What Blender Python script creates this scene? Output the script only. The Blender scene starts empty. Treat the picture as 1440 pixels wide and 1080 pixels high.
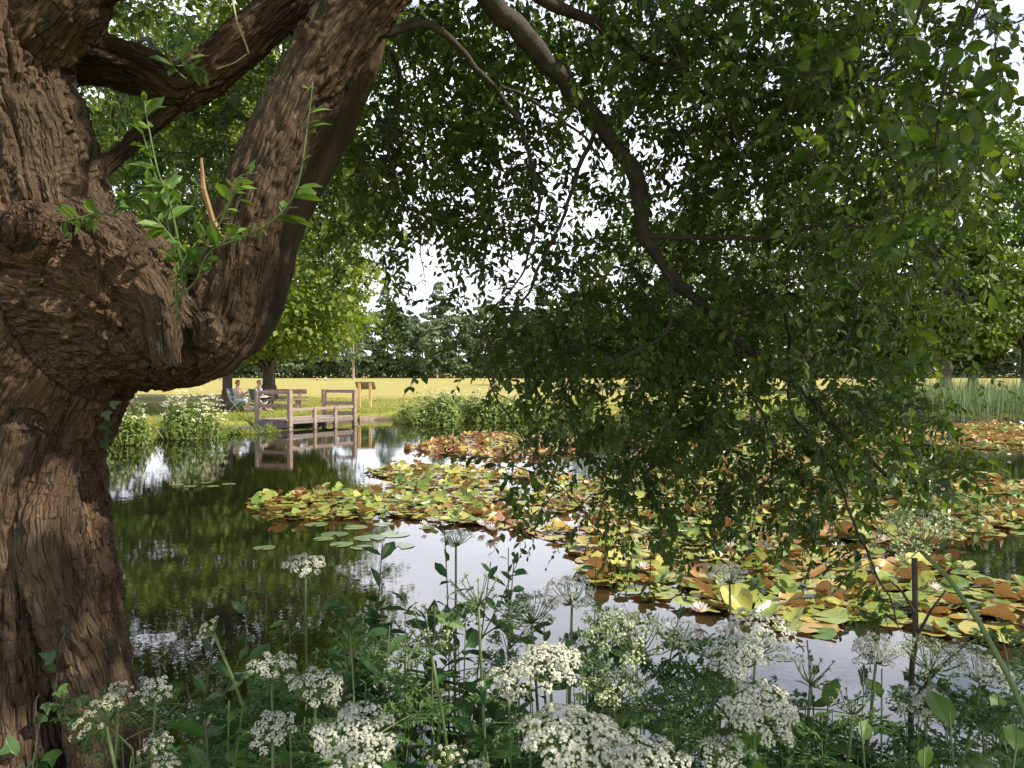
import bpy, math, random
import numpy as np
from mathutils import Vector, Matrix

# ------------------------------------------------------------------ basics
SC = bpy.context.scene
COL = SC.collection
RNG = np.random.default_rng(7)
R = math.radians
W, H, F = 1440.0, 1080.0, 1088.0
CAMZ = 2.0
PITCH = math.atan(15.0 / F)          # looking very slightly down
CP, SP = math.cos(PITCH), math.sin(PITCH)


def P(px, py, d):
    """point on the sight line of a photo pixel at horizontal distance d (metres)"""
    u = (px - W / 2) / F
    v = (H / 2 - py) / F
    y = CP + v * SP
    z = -SP + v * CP
    s = d / y
    return np.array([u * s, d, CAMZ + z * s])


def PG(px, py, z0=0.0):
    """point of a photo pixel on the level z0"""
    u = (px - W / 2) / F
    v = (H / 2 - py) / F
    y = CP + v * SP
    z = -SP + v * CP
    s = (z0 - CAMZ) / z
    return np.array([u * s, y * s, z0])


def nrm(v):
    v = np.asarray(v, float)
    n = np.linalg.norm(v, axis=-1, keepdims=True)
    return v / np.maximum(n, 1e-9)


# ------------------------------------------------------------------ mesh collector
class Geo:
    def __init__(s):
        s.V, s.L, s.C, s.A = [], [], [], []
        s.n = 0

    def add(s, V, faces, rnd=0.5):
        V = np.asarray(V, float).reshape(-1, 3)
        for f in faces:
            f = np.asarray(f, int)
            if f.size == 0:
                continue
            if f.ndim == 1:
                f = f[None]
            s.L.append((f + s.n).ravel())
            s.C.append(np.full(len(f), f.shape[1], int))
            s.A.append(np.broadcast_to(np.asarray(rnd, float), (len(f),)).copy())
        s.V.append(V)
        s.n += len(V)

    def inst(s, tV, tF, M, pos, rnd):
        """template copies: M (n,3,3) columns are axes, pos (n,3)"""
        tV = np.asarray(tV, float)
        n, k = len(pos), len(tV)
        if n == 0:
            return
        V = np.einsum('nij,kj->nki', M, tV) + pos[:, None, :]
        off = (np.arange(n) * k)
        for f in tF:
            f = np.asarray(f, int)
            ff = (f[None] + off[:, None, None]).reshape(-1, f.shape[1])
            s.L.append((ff + s.n).ravel())
            s.C.append(np.full(len(ff), f.shape[1], int))
            s.A.append(np.repeat(np.asarray(rnd, float), len(f)))
        s.V.append(V.reshape(-1, 3))
        s.n += n * k

    def tube(s, pts, rad, seg=8, cap=True, rnd=0.5):
        pts = np.asarray(pts, float)
        n = len(pts)
        rad = np.broadcast_to(np.asarray(rad, float), (n,))
        T = np.gradient(pts, axis=0)
        T = nrm(T)
        a = np.array([0, 0, 1.0]) if abs(T[0][2]) < .9 else np.array([1.0, 0, 0])
        u = nrm(np.cross(T[0], a))
        th = np.arange(seg) * 2 * math.pi / seg
        c, sn = np.cos(th)[:, None], np.sin(th)[:, None]
        rings = []
        for i in range(n):
            u = nrm(u - T[i] * np.dot(u, T[i]))
            w = np.cross(T[i], u)
            rings.append(pts[i] + rad[i] * (c * u + sn * w))
        V = np.concatenate(rings)
        i0 = np.arange(seg)
        i1 = (i0 + 1) % seg
        base = (np.arange(n - 1) * seg)[:, None]
        q = np.stack([base + i0, base + i1, base + seg + i1, base + seg + i0], -1).reshape(-1, 4)
        fs = [q]
        if cap:
            V = np.concatenate([V, pts[:1], pts[-1:]])
            a0, b0 = n * seg, n * seg + 1
            fs.append(np.stack([np.full(seg, a0), i1, i0], -1))
            fs.append(np.stack([np.full(seg, b0), (n - 1) * seg + i0, (n - 1) * seg + i1], -1))
        s.add(V, fs, rnd)

    def box(s, c, size, rot=0.0, tilt=None, rnd=0.5, bevel=0.0):
        hx, hy, hz = np.asarray(size, float) / 2
        b = min(bevel, hx * .8, hy * .8, hz * .8)
        if b <= 0:
            v = np.array([[x, y, z] for z in (-hz, hz) for x, y in ((-hx, -hy), (hx, -hy), (hx, hy), (-hx, hy))])
            f = [np.array([[3, 2, 1, 0], [4, 5, 6, 7], [0, 1, 5, 4], [1, 2, 6, 5], [2, 3, 7, 6], [3, 0, 4, 7]])]
        else:
            lv = []
            for z, ins in ((-hz, b), (-hz + b, 0), (hz - b, 0), (hz, b)):
                x, y = hx - ins, hy - ins
                k = b if ins == 0 else b * .6
                lv += [[-x + k, -y, z], [x - k, -y, z], [x, -y + k, z], [x, y - k, z], [x - k, y, z], [-x + k, y, z], [-x, y - k, z], [-x, -y + k, z]]
            v = np.array(lv)
            f4 = []
            for r in range(3):
                for i in range(8):
                    j = (i + 1) % 8
                    f4.append([r * 8 + i, r * 8 + j, r * 8 + 8 + j, r * 8 + 8 + i])
            f = [np.array(f4), np.array([list(range(7, -1, -1))]), np.array([list(range(24, 32))])]
        if tilt is not None:
            v = v @ np.array(tilt).T
        cr, sr = math.cos(rot), math.sin(rot)
        v = v @ np.array([[cr, -sr, 0], [sr, cr, 0], [0, 0, 1]]).T
        s.add(v + np.asarray(c, float), f, rnd)

    def beam(s, a, b, w, h, rnd=0.5, bevel=0.006):
        """squared timber from a to b; w across, h upright"""
        a, b = np.asarray(a, float), np.asarray(b, float)
        d = b - a
        L = np.linalg.norm(d)
        x = d / L
        up = np.array([0, 0, 1.0]) if abs(x[2]) < .95 else np.array([0, 1.0, 0])
        y = nrm(np.cross(up, x))
        z = np.cross(x, y)
        s.box((a + b) / 2, (L, w, h), 0, np.stack([x, y, z], 1), rnd, bevel)

    def arrays(s):
        return np.concatenate(s.V), np.concatenate(s.L), np.concatenate(s.C), np.concatenate(s.A)

    def build(s, name, mat, parent=None, smooth=False, loc=None):
        V, L, C, A = s.arrays()
        if loc is not None:
            V = V - np.asarray(loc, float)
        return mk(name, V, L, C, A, mat, parent, smooth)


def mk(name, V, L, C, A, mat, parent=None, smooth=False):
    me = bpy.data.meshes.new(name)
    me.vertices.add(len(V))
    me.vertices.foreach_set('co', np.ascontiguousarray(V, dtype=np.float32).ravel())
    me.loops.add(len(L))
    me.loops.foreach_set('vertex_index', np.ascontiguousarray(L, dtype=np.int32))
    me.polygons.add(len(C))
    st = np.concatenate([[0], np.cumsum(C)[:-1]]).astype(np.int32)
    me.polygons.foreach_set('loop_start', st)
    me.polygons.foreach_set('loop_total', C.astype(np.int32))
    me.polygons.foreach_set('use_smooth', np.full(len(C), smooth, dtype=bool))
    at = me.attributes.new('rnd', 'FLOAT', 'FACE')
    at.data.foreach_set('value', A.astype(np.float32))
    me.update(calc_edges=True)
    me.validate()
    if mat is not None:
        me.materials.append(mat)
    o = bpy.data.objects.new(name, me)
    COL.objects.link(o)
    if parent is not None:
        o.parent = parent
    return o


def tag(o, label=None, cat=None, group=None, kind=None):
    if label: o['label'] = label
    if cat: o['category'] = cat
    if group: o['group'] = group
    if kind: o['kind'] = kind
    return o


def thing(name, loc, label, cat, group=None, rz=0.0):
    o = bpy.data.objects.new(name, None)
    o.empty_display_size = .1
    COL.objects.link(o)
    o.location = [float(v) for v in loc]
    o.rotation_euler[2] = rz
    return tag(o, label, cat, group)


def copy_tree(o, parent=None):
    c = o.copy()
    COL.objects.link(c)
    if parent is not None:
        c.parent = parent
    for ch in [q for q in bpy.data.objects if q.parent == o]:
        copy_tree(ch, c)
    return c


# ------------------------------------------------------------------ numpy noise
def _hash(ix, iy, iz, k):
    h = (ix * 374761393 + iy * 668265263 + iz * 2147483647 + k * 974634777) & 0xffffffff
    h = ((h ^ (h >> 13)) * 1274126177) & 0xffffffff
    h = ((h ^ (h >> 16)) * 2246822519) & 0xffffffff
    return ((h ^ (h >> 15)) & 0xffffff) / float(0xffffff)


def vnoise(p, seed=0):
    p = np.asarray(p, float)
    i = np.floor(p).astype(np.int64)
    f = p - i
    f = f * f * (3 - 2 * f)
    out = 0
    for dx in (0, 1):
        for dy in (0, 1):
            for dz in (0, 1):
                w = (f[:, 0] if dx else 1 - f[:, 0]) * (f[:, 1] if dy else 1 - f[:, 1]) * (f[:, 2] if dz else 1 - f[:, 2])
                out = out + w * _hash(i[:, 0] + dx, i[:, 1] + dy, i[:, 2] + dz, seed)
    return out * 2 - 1


def fbm(p, oct=3, seed=0):
    o, a = 0, 1.0
    for k in range(oct):
        o = o + a * vnoise(p * 2 ** k + 13.7 * k, seed + k)
        a *= .5
    return o


def worley(p, seed=0):
    p = np.asarray(p, float)
    i = np.floor(p).astype(np.int64)
    d1 = np.full(len(p), 9.0)
    d2 = np.full(len(p), 9.0)
    for dx in (-1, 0, 1):
        for dy in (-1, 0, 1):
            for dz in (-1, 0, 1):
                c = i + np.array([dx, dy, dz])
                q = np.stack([_hash(c[:, 0], c[:, 1], c[:, 2], seed + m) for m in range(3)], 1) + c
                d = np.linalg.norm(p - q, axis=1)
                m = d < d1
                d2 = np.where(m, d1, np.minimum(d2, d))
                d1 = np.where(m, d, d1)
    return d1, d2


def sstep(a, b, x):
    t = np.clip((x - a) / (b - a), 0, 1)
    return t * t * (3 - 2 * t)


# ------------------------------------------------------------------ materials
def newmat(name):
    m = bpy.data.materials.new(name)
    m.use_nodes = True
    nt = m.node_tree
    nt.nodes.clear()
    out = nt.nodes.new('ShaderNodeOutputMaterial')
    return m, nt, out


def N(nt, typ, **kw):
    n = nt.nodes.new(typ)
    for k, v in kw.items():
        if k in n.inputs.keys():
            n.inputs[k].default_value = v
        else:
            setattr(n, k, v)
    return n


def ramp(nt, stops, interp='LINEAR'):
    r = nt.nodes.new('ShaderNodeValToRGB')
    e = r.color_ramp.elements
    while len(e) < len(stops):
        e.new(0.5)
    for el, (p, c) in zip(e, stops):
        el.position = p
        el.color = (*c, 1) if len(c) == 3 else c
    r.color_ramp.interpolation = interp
    return r


def leafmat(name, stops, trans=.35, rough=.45, back=None, tcol=1.25, spec=.35, big=0.0, amp=.9):
    """leaf: colour from the per-leaf random value, diffuse + translucent + a little gloss"""
    m, nt, out = newmat(name)
    a = N(nt, 'ShaderNodeAttribute', attribute_name='rnd')
    rp = ramp(nt, stops)
    src = a.outputs['Fac']
    if big > 0:
        tc = N(nt, 'ShaderNodeTexCoord')
        nz = N(nt, 'ShaderNodeTexNoise', Scale=big, Detail=2.0)
        nt.links.new(tc.outputs['Object'], nz.inputs['Vector'])
        ma = N(nt, 'ShaderNodeMath', operation='MULTIPLY_ADD')
        ma.inputs[1].default_value = amp
        nt.links.new(nz.outputs['Fac'], ma.inputs[0])
        mb = N(nt, 'ShaderNodeMath', operation='SUBTRACT')
        mb.inputs[1].default_value = amp / 2
        nt.links.new(a.outputs['Fac'], mb.inputs[0])
        nt.links.new(mb.outputs[0], ma.inputs[2])
        src = ma.outputs[0]
    nt.links.new(src, rp.inputs['Fac'])
    col = rp.outputs['Color']
    if back:
        g = N(nt, 'ShaderNodeNewGeometry')
        mx = N(nt, 'ShaderNodeMix', data_type='RGBA')
        nt.links.new(g.outputs['Backfacing'], mx.inputs['Factor'])
        nt.links.new(col, mx.inputs['A'])
        mx.inputs['B'].default_value = (*back, 1)
        col = mx.outputs['Result']
    pb = N(nt, 'ShaderNodeBsdfPrincipled', Roughness=rough)
    pb.inputs['Specular IOR Level'].default_value = spec
    nt.links.new(col, pb.inputs['Base Color'])
    tr = N(nt, 'ShaderNodeBsdfTranslucent')
    hs = N(nt, 'ShaderNodeHueSaturation', Hue=.485, Saturation=1.15, Value=tcol)
    nt.links.new(col, hs.inputs['Color'])
    nt.links.new(hs.outputs['Color'], tr.inputs['Color'])
    mi = N(nt, 'ShaderNodeMixShader', Fac=trans)
    nt.links.new(pb.outputs[0], mi.inputs[1])
    nt.links.new(tr.outputs[0], mi.inputs[2])
    nt.links.new(mi.outputs[0], out.inputs['Surface'])
    return m


def plainmat(name, c1, c2, scale=6.0, rough=.7, bump=.0, bscale=30.0, stretch=(1, 1, 1), spec=.3):
    """two-tone noise colour with a bump"""
    m, nt, out = newmat(name)
    tc = N(nt, 'ShaderNodeTexCoord')
    mp = N(nt, 'ShaderNodeMapping')
    mp.inputs['Scale'].default_value = stretch
    nt.links.new(tc.outputs['Object'], mp.inputs['Vector'])
    nz = N(nt, 'ShaderNodeTexNoise', Scale=scale, Detail=5.0, Roughness=.6)
    nt.links.new(mp.outputs[0], nz.inputs['Vector'])
    rp = ramp(nt, [(.3, c1), (.7, c2)])
    nt.links.new(nz.outputs['Fac'], rp.inputs['Fac'])
    pb = N(nt, 'ShaderNodeBsdfPrincipled', Roughness=rough)
    pb.inputs['Specular IOR Level'].default_value = spec
    nt.links.new(rp.outputs['Color'], pb.inputs['Base Color'])
    if bump > 0:
        n2 = N(nt, 'ShaderNodeTexNoise', Scale=bscale, Detail=5.0)
        nt.links.new(mp.outputs[0], n2.inputs['Vector'])
        bp = N(nt, 'ShaderNodeBump', Strength=bump, Distance=.01)
        nt.links.new(n2.outputs['Fac'], bp.inputs['Height'])
        nt.links.new(bp.outputs[0], pb.inputs['Normal'])
    nt.links.new(pb.outputs[0], out.inputs['Surface'])
    return m


def barkmat(name='willow_bark', crack=1.0, grey=(1, 1, 1)):
    m, nt, out = newmat(name)
    a = N(nt, 'ShaderNodeAttribute', attribute_name='barkco')
    g = N(nt, 'ShaderNodeTexCoord')
    n1 = N(nt, 'ShaderNodeTexNoise', Scale=9.0, Detail=6.0, Roughness=.65, Distortion=.6)
    nt.links.new(a.outputs['Vector'], n1.inputs['Vector'])
    n2 = N(nt, 'ShaderNodeTexNoise', Scale=1.6, Detail=4.0)
    nt.links.new(g.outputs['Object'], n2.inputs['Vector'])
    r1 = ramp(nt, [(.28, (.046, .029, .018)), (.5, (.088, .058, .036)), (.75, (.142, .101, .066))])
    nt.links.new(n1.outputs['Fac'], r1.inputs['Fac'])
    r2 = ramp(nt, [(.30, (.66, .74, .62)), (.5, (.95, .92, .88)), (.70, (1.25, 1.0, .84))])
    nt.links.new(n2.outputs['Fac'], r2.inputs['Fac'])
    mx = N(nt, 'ShaderNodeMix', data_type='RGBA', blend_type='MULTIPLY')
    mx.inputs['Factor'].default_value = 1
    nt.links.new(r1.outputs['Color'], mx.inputs['A'])
    nt.links.new(r2.outputs['Color'], mx.inputs['B'])
    # pale lichen flecks
    n4 = N(nt, 'ShaderNodeTexNoise', Scale=26.0, Detail=3.0)
    nt.links.new(g.outputs['Object'], n4.inputs['Vector'])
    r4 = ramp(nt, [(.68, (0, 0, 0)), (.75, (1, 1, 1))])
    nt.links.new(n4.outputs['Fac'], r4.inputs['Fac'])
    mf = N(nt, 'ShaderNodeMath', operation='MULTIPLY')
    mf.inputs[1].default_value = .4
    nt.links.new(r4.outputs['Color'], mf.inputs[0])
    m2 = N(nt, 'ShaderNodeMix', data_type='RGBA')
    nt.links.new(mf.outputs[0], m2.inputs['Factor'])
    nt.links.new(mx.outputs['Result'], m2.inputs['A'])
    m2.inputs['B'].default_value = (.24, .23, .18, 1)
    m3 = N(nt, 'ShaderNodeMix', data_type='RGBA', blend_type='MULTIPLY')
    m3.inputs['Factor'].default_value = 1
    nt.links.new(m2.outputs['Result'], m3.inputs['A'])
    m3.inputs['B'].default_value = (*grey, 1)
    m2 = m3
    pb = N(nt, 'ShaderNodeBsdfPrincipled', Roughness=.88)
    pb.inputs['Specular IOR Level'].default_value = .2
    nt.links.new(m2.outputs['Result'], pb.inputs['Base Color'])
    n3 = N(nt, 'ShaderNodeTexNoise', Scale=34.0, Detail=8.0, Roughness=.7, Distortion=.4)
    nt.links.new(a.outputs['Vector'], n3.inputs['Vector'])
    bp = N(nt, 'ShaderNodeBump', Strength=1.0, Distance=.014)
    nt.links.new(n3.outputs['Fac'], bp.inputs['Height'])
    # plates and fissures
    va = N(nt, 'ShaderNodeVectorMath', operation='ADD')
    nw = N(nt, 'ShaderNodeTexNoise', Scale=14.0, Detail=4.0)
    nt.links.new(a.outputs['Vector'], nw.inputs['Vector'])
    vs = N(nt, 'ShaderNodeVectorMath', operation='SCALE', Scale=.06)
    nt.links.new(nw.outputs['Color'], vs.inputs[0])
    nt.links.new(a.outputs['Vector'], va.inputs[0])
    nt.links.new(vs.outputs[0], va.inputs[1])
    prev = bp
    for sc_, dist_ in ((17.0, .015 * crack), (40.0, .009 * crack)):
        vo = N(nt, 'ShaderNodeTexVoronoi', feature='DISTANCE_TO_EDGE', Scale=sc_)
        nt.links.new(va.outputs[0], vo.inputs['Vector'])
        rr = ramp(nt, [(0, (0, 0, 0)), (.05, (.35, .35, .35)), (.22, (1, 1, 1))])
        nt.links.new(vo.outputs['Distance'], rr.inputs['Fac'])
        b2 = N(nt, 'ShaderNodeBump', Strength=1.0, Distance=dist_)
        nt.links.new(rr.outputs['Color'], b2.inputs['Height'])
        nt.links.new(prev.outputs[0], b2.inputs['Normal'])
        prev = b2
    nt.links.new(prev.outputs[0], pb.inputs['Normal'])
    nt.links.new(pb.outputs[0], out.inputs['Surface'])
    return m


M = {}
M['bark'] = barkmat()
M['bark_smooth'] = barkmat('smooth_willow_bark', .25, (.85, .92, .98))
M['twig'] = plainmat('twig_bark', (.028, .022, .017), (.075, .060, .046), 14, .85, .5, 60)
M['bgbark'] = plainmat('tree_bark', (.055, .045, .035), (.13, .11, .085), 5, .9, .8, 12, (1, 1, .25))
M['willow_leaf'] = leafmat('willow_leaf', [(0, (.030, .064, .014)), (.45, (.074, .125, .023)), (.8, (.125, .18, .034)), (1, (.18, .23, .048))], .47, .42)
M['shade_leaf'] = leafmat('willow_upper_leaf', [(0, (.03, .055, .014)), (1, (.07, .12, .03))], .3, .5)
M['shoot_leaf'] = leafmat('shoot_leaf', [(0, (.07, .14, .028)), (1, (.16, .26, .05))], .35, .4)
M['lime_leaf'] = leafmat('lime_leaf', [(0, (.065, .115, .018)), (.5, (.14, .20, .028)), (1, (.26, .30, .05))], .42, .5, big=.28)
M['wood_a'] = leafmat('woodland_leaf_dark', [(0, (.075, .12, .048)), (1, (.17, .225, .09))], .32, .6, big=.2)  # both woodland leaf colours are lightened to suggest distance haze
M['wood_b'] = leafmat('woodland_leaf_grey', [(0, (.11, .155, .07)), (1, (.22, .27, .13))], .32, .6, big=.2)
M['park_leaf'] = leafmat('park_tree_leaf', [(0, (.055, .11, .020)), (.6, (.13, .20, .034)), (1, (.22, .28, .055))], .38, .5, big=.3)
M['bush_leaf'] = leafmat('bush_leaf', [(0, (.09, .15, .03)), (.6, (.17, .245, .05)), (1, (.26, .32, .075))], .3, .5)
M['bush_leaf2'] = leafmat('bush_leaf_yellow', [(0, (.20, .24, .03)), (1, (.33, .35, .05))], .3, .5)
M['reed'] = leafmat('reed_blade', [(0, (.10, .16, .06)), (.6, (.17, .24, .10)), (1, (.30, .33, .18))], .3, .5)
M['grass'] = leafmat('grass_blade', [(0, (.12, .17, .025)), (.6, (.22, .25, .05)), (1, (.40, .35, .13))], .3, .6)
M['plant_leaf'] = leafmat('bank_plant_leaf', [(0, (.030, .075, .022)), (.6, (.060, .125, .032)), (1, (.11, .18, .045))], .32, .4)
M['fern_leaf'] = leafmat('feathery_leaf', [(0, (.048, .105, .030)), (1, (.125, .20, .058))], .32, .45)
M['stem'] = plainmat('green_stem', (.075, .115, .035), (.13, .17, .06), 12, .55)
M['stem_dark'] = plainmat('dark_stem', (.045, .040, .022), (.09, .085, .04), 12, .6)
M['floret'] = leafmat('white_floret', [(0, (.40, .43, .28)), (.4, (.55, .55, .42)), (1, (.70, .68, .57))], .25, .7, tcol=1.0, spec=.1)
M['floret_cream'] = leafmat('cream_floret', [(0, (.54, .54, .32)), (1, (.76, .73, .50))], .25, .7, tcol=1.0, spec=.1)
M['floret_green'] = leafmat('green_floret', [(0, (.26, .32, .14)), (.6, (.40, .44, .24)), (1, (.60, .62, .42))], .25, .7, tcol=1.0, spec=.1)
M['yellow'] = leafmat('yellow_flower', [(0, (.70, .48, .02)), (1, (.80, .58, .03))], .2, .6, tcol=1.0)
M['pad'] = leafmat('lily_pad', [(0, (.11, .19, .04)), (.28, (.23, .29, .055)), (.5, (.38, .37, .085)), (.64, (.44, .33, .085)),
                                (.78, (.38, .21, .085)), (.92, (.33, .145, .075)), (1, (.40, .23, .14))], .22, .30, back=(.34, .20, .085), tcol=1.1, spec=.5, big=9.0, amp=.42)
M['padgrey'] = leafmat('flat_lily_pad', [(0, (.09, .14, .06)), (1, (.17, .22, .09))], .1, .25, back=(.3, .13, .06), tcol=1.0, spec=.5)
M['petal'] = leafmat('lily_petal', [(0, (.80, .62, .58)), (1, (.86, .80, .74))], .25, .5, tcol=1.0)
M['lilyyellow'] = plainmat('lily_centre', (.7, .45, .03), (.8, .55, .06), 20, .6)
M['ivy'] = leafmat('ivy_leaf', [(0, (.03, .075, .02)), (1, (.075, .14, .03))], .2, .35)
M['jetty'] = plainmat('jetty_timber', (.215, .145, .108), (.335, .245, .19), 7, .8, .4, 25, (1, 1, 1))
M['deck'] = plainmat('deck_boards', (.26, .185, .15), (.38, .28, .23), 5, .8, .4, 25)
M['fascia'] = plainmat('old_plank', (.12, .10, .085), (.22, .19, .165), 4, .85, .6, 20, (1, 1, 4))
M['edging'] = plainmat('edging_timber', (.20, .14, .095), (.36, .27, .19), 4, .85, .6, 16)
M['pine'] = plainmat('new_pine', (.46, .28, .12), (.60, .39, .19), 5, .7, .3, 25, (1, 1, .3))
M['panel'] = plainmat('sign_back', (.25, .20, .14), (.34, .28, .2), 8, .7)
M['skin'] = plainmat('skin', (.42, .25, .17), (.50, .31, .22), 6, .55)
M['white_metal'] = plainmat('pale_metal', (.55, .55, .53), (.68, .68, .66), 8, .4)
M['white_cloth'] = plainmat('white_cloth', (.62, .61, .58), (.75, .74, .71), 8, .85)
M['bottle'] = plainmat('white_plastic', (.68, .72, .76), (.82, .84, .86), 10, .3)


def cloth(n, c):
    return plainmat(n, tuple(v * .85 for v in c), c, 14, .9)


# ------------------------------------------------------------------ camera, world, sun
cam = bpy.data.cameras.new('camera')
cam.sensor_fit = 'HORIZONTAL'
cam.sensor_width = 36
cam.lens = 36 * F / W
cam.clip_start = .05
cam.clip_end = 5000
co = bpy.data.objects.new('camera', cam)
COL.objects.link(co)
co.location = (0, 0, CAMZ)
co.rotation_euler = (math.pi / 2 - PITCH, 0, 0)
SC.camera = co

SUN_AZ, SUN_EL = R(106), R(46)       # azimuth clockwise from the view direction
wd = bpy.data.worlds.new('World')
SC.world = wd
wd.use_nodes = True
nt = wd.node_tree
nt.nodes.clear()
wo = nt.nodes.new('ShaderNodeOutputWorld')
bg = N(nt, 'ShaderNodeBackground', Strength=.12)
sky = N(nt, 'ShaderNodeTexSky', sky_type='NISHITA')
sky.sun_disc = False
sky.sun_elevation = SUN_EL
sky.sun_rotation = SUN_AZ
tc = N(nt, 'ShaderNodeTexCoord')
sep = N(nt, 'ShaderNodeSeparateXYZ')
nt.links.new(tc.outputs['Generated'], sep.inputs[0])
mp = N(nt, 'ShaderNodeMapping')
mp.inputs['Scale'].default_value = (1, 1, 2.2)
nt.links.new(tc.outputs['Generated'], mp.inputs[0])
cn = N(nt, 'ShaderNodeTexNoise', Scale=2.6, Detail=7.0, Roughness=.58, Distortion=.3)
nt.links.new(mp.outputs[0], cn.inputs['Vector'])
# cover: full near the horizon, broken higher up
mr = N(nt, 'ShaderNodeMapRange')
mr.inputs['From Min'].default_value = .12
mr.inputs['From Max'].default_value = .62
mr.inputs['To Min'].default_value = .34
mr.inputs['To Max'].default_value = -.16
nt.links.new(sep.outputs['Z'], mr.inputs['Value'])
ad = N(nt, 'ShaderNodeMath', operation='ADD')
nt.links.new(cn.outputs['Fac'], ad.inputs[0])
nt.links.new(mr.outputs[0], ad.inputs[1])
cr = ramp(nt, [(.46, (0, 0, 0)), (.60, (1, 1, 1))])
nt.links.new(ad.outputs[0], cr.inputs['Fac'])
cc = N(nt, 'ShaderNodeTexNoise', Scale=3.5, Detail=5.0)
nt.links.new(mp.outputs[0], cc.inputs['Vector'])
crc = ramp(nt, [(.35, (8.2, 8.5, 10.0)), (.65, (12.0, 12.2, 13.2))])
nt.links.new(cc.outputs['Fac'], crc.inputs['Fac'])
mx = N(nt, 'ShaderNodeMix', data_type='RGBA')
nt.links.new(cr.outputs['Color'], mx.inputs['Factor'])
nt.links.new(sky.outputs['Color'], mx.inputs['A'])
nt.links.new(crc.outputs['Color'], mx.inputs['B'])
nt.links.new(mx.outputs['Result'], bg.inputs['Color'])
nt.links.new(bg.outputs[0], wo.inputs[0])

sl = bpy.data.lights.new('sun', 'SUN')
sl.energy = 5.0
sl.angle = R(.53)
sl.color = (1, .93, .80)
so = bpy.data.objects.new('sun', sl)
COL.objects.link(so)
sd = Vector((math.sin(SUN_AZ) * math.cos(SUN_EL), math.cos(SUN_AZ) * math.cos(SUN_EL), math.sin(SUN_EL)))
so.rotation_euler = sd.to_track_quat('Z', 'Y').to_euler()
so.location = (30, -10, 40)
SC.view_settings.view_transform = 'Standard'
SC.view_settings.look = 'None'
SC.view_settings.gamma = 1
SC.view_settings.exposure = .74
SC.cycles.max_bounces = 8
SC.cycles.diffuse_bounces = 3
SC.cycles.transmission_bounces = 4
SC.cycles.transparent_max_bounces = 4

# ------------------------------------------------------------------ pond outline, ground, water
SHORE = np.array([(-17, 19.5), (-12.6, 21.0), (-10.95, 24.6), (-10.35, 27.2), (-9.45, 27.9), (-7.6, 30.7), (-6.9, 32.6), (-5.2, 33.6), (-3.2, 32.6),
                  (-1, 33.3), (2, 34.2), (5, 34.8), (10, 35), (15, 33.6), (19, 32.4), (26, 32), (33, 27), (35, 18), (30, 8), (20, 3.4),
                  (10, 2.4), (5, 2.35), (2, 2.5), (.5, 2.6), (-.8, 2.9), (-1.3, 3.5), (-2.2, 4.0), (-3.6, 4.4), (-7, 6.5), (-11, 10), (-17, 14)], float)


def shore_sd(x, y):
    """signed distance to the pond outline, negative in the water"""
    p = np.stack([x, y], -1)
    d = np.full(x.shape, 1e9)
    ins = np.zeros(x.shape, bool)
    n = len(SHORE)
    for i in range(n):
        a, b = SHORE[i], SHORE[(i + 1) % n]
        ab = b - a
        t = np.clip(((p - a) @ ab) / (ab @ ab), 0, 1)
        d = np.minimum(d, np.linalg.norm(p - a - t[..., None] * ab, axis=-1))
        cond = ((a[1] > y) != (b[1] > y)) & (x < (b[0] - a[0]) * (y - a[1]) / (b[1] - a[1] + 1e-12) + a[0])
        ins ^= cond
    return np.where(ins, -d, d)


def ground_z(x, y):
    x = np.asarray(x, float)
    y = np.asarray(y, float)
    q = np.stack([x * .9, y * .9, np.zeros_like(x)], -1).reshape(-1, 3)
    sd_ = shore_sd(x, y) + (vnoise(q, 3).reshape(x.shape)) * .10
    z = -.7 + 1.0 * sstep(-.55, .28, sd_)
    z = z + .07 * sstep(.2, 3, sd_)
    q2 = np.stack([x * .12, y * .12, np.zeros_like(x)], -1).reshape(-1, 3)
    z = z + .05 * vnoise(q2, 5).reshape(x.shape) * sstep(0, 8, sd_)
    return z


def gz(x, y):
    return float(ground_z(np.array([x]), np.array([y]))[0])


def axis(lo, hi, step, far):
    a = list(np.arange(lo, hi + 1e-6, step))
    s = step
    l, r = [lo], [hi]
    while l[-1] > -far:
        s *= 1.3
        l.append(l[-1] - s)
    s = step
    while r[-1] < far:
        s *= 1.3
        r.append(r[-1] + s)
    return np.array(l[:0:-1] + a + r[1:])


gx, gy = axis(-19, 37, .26, 2200), axis(-2, 38, .26, 2200)
X, Y = np.meshgrid(gx, gy)
Z = ground_z(X, Y)
nx, ny = len(gx), len(gy)
ii = (np.arange(ny - 1)[:, None] * nx + np.arange(nx - 1)[None]).ravel()
g = Geo()
g.add(np.stack([X, Y, Z], -1).reshape(-1, 3), [np.stack([ii, ii + 1, ii + nx + 1, ii + nx], -1)])


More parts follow.
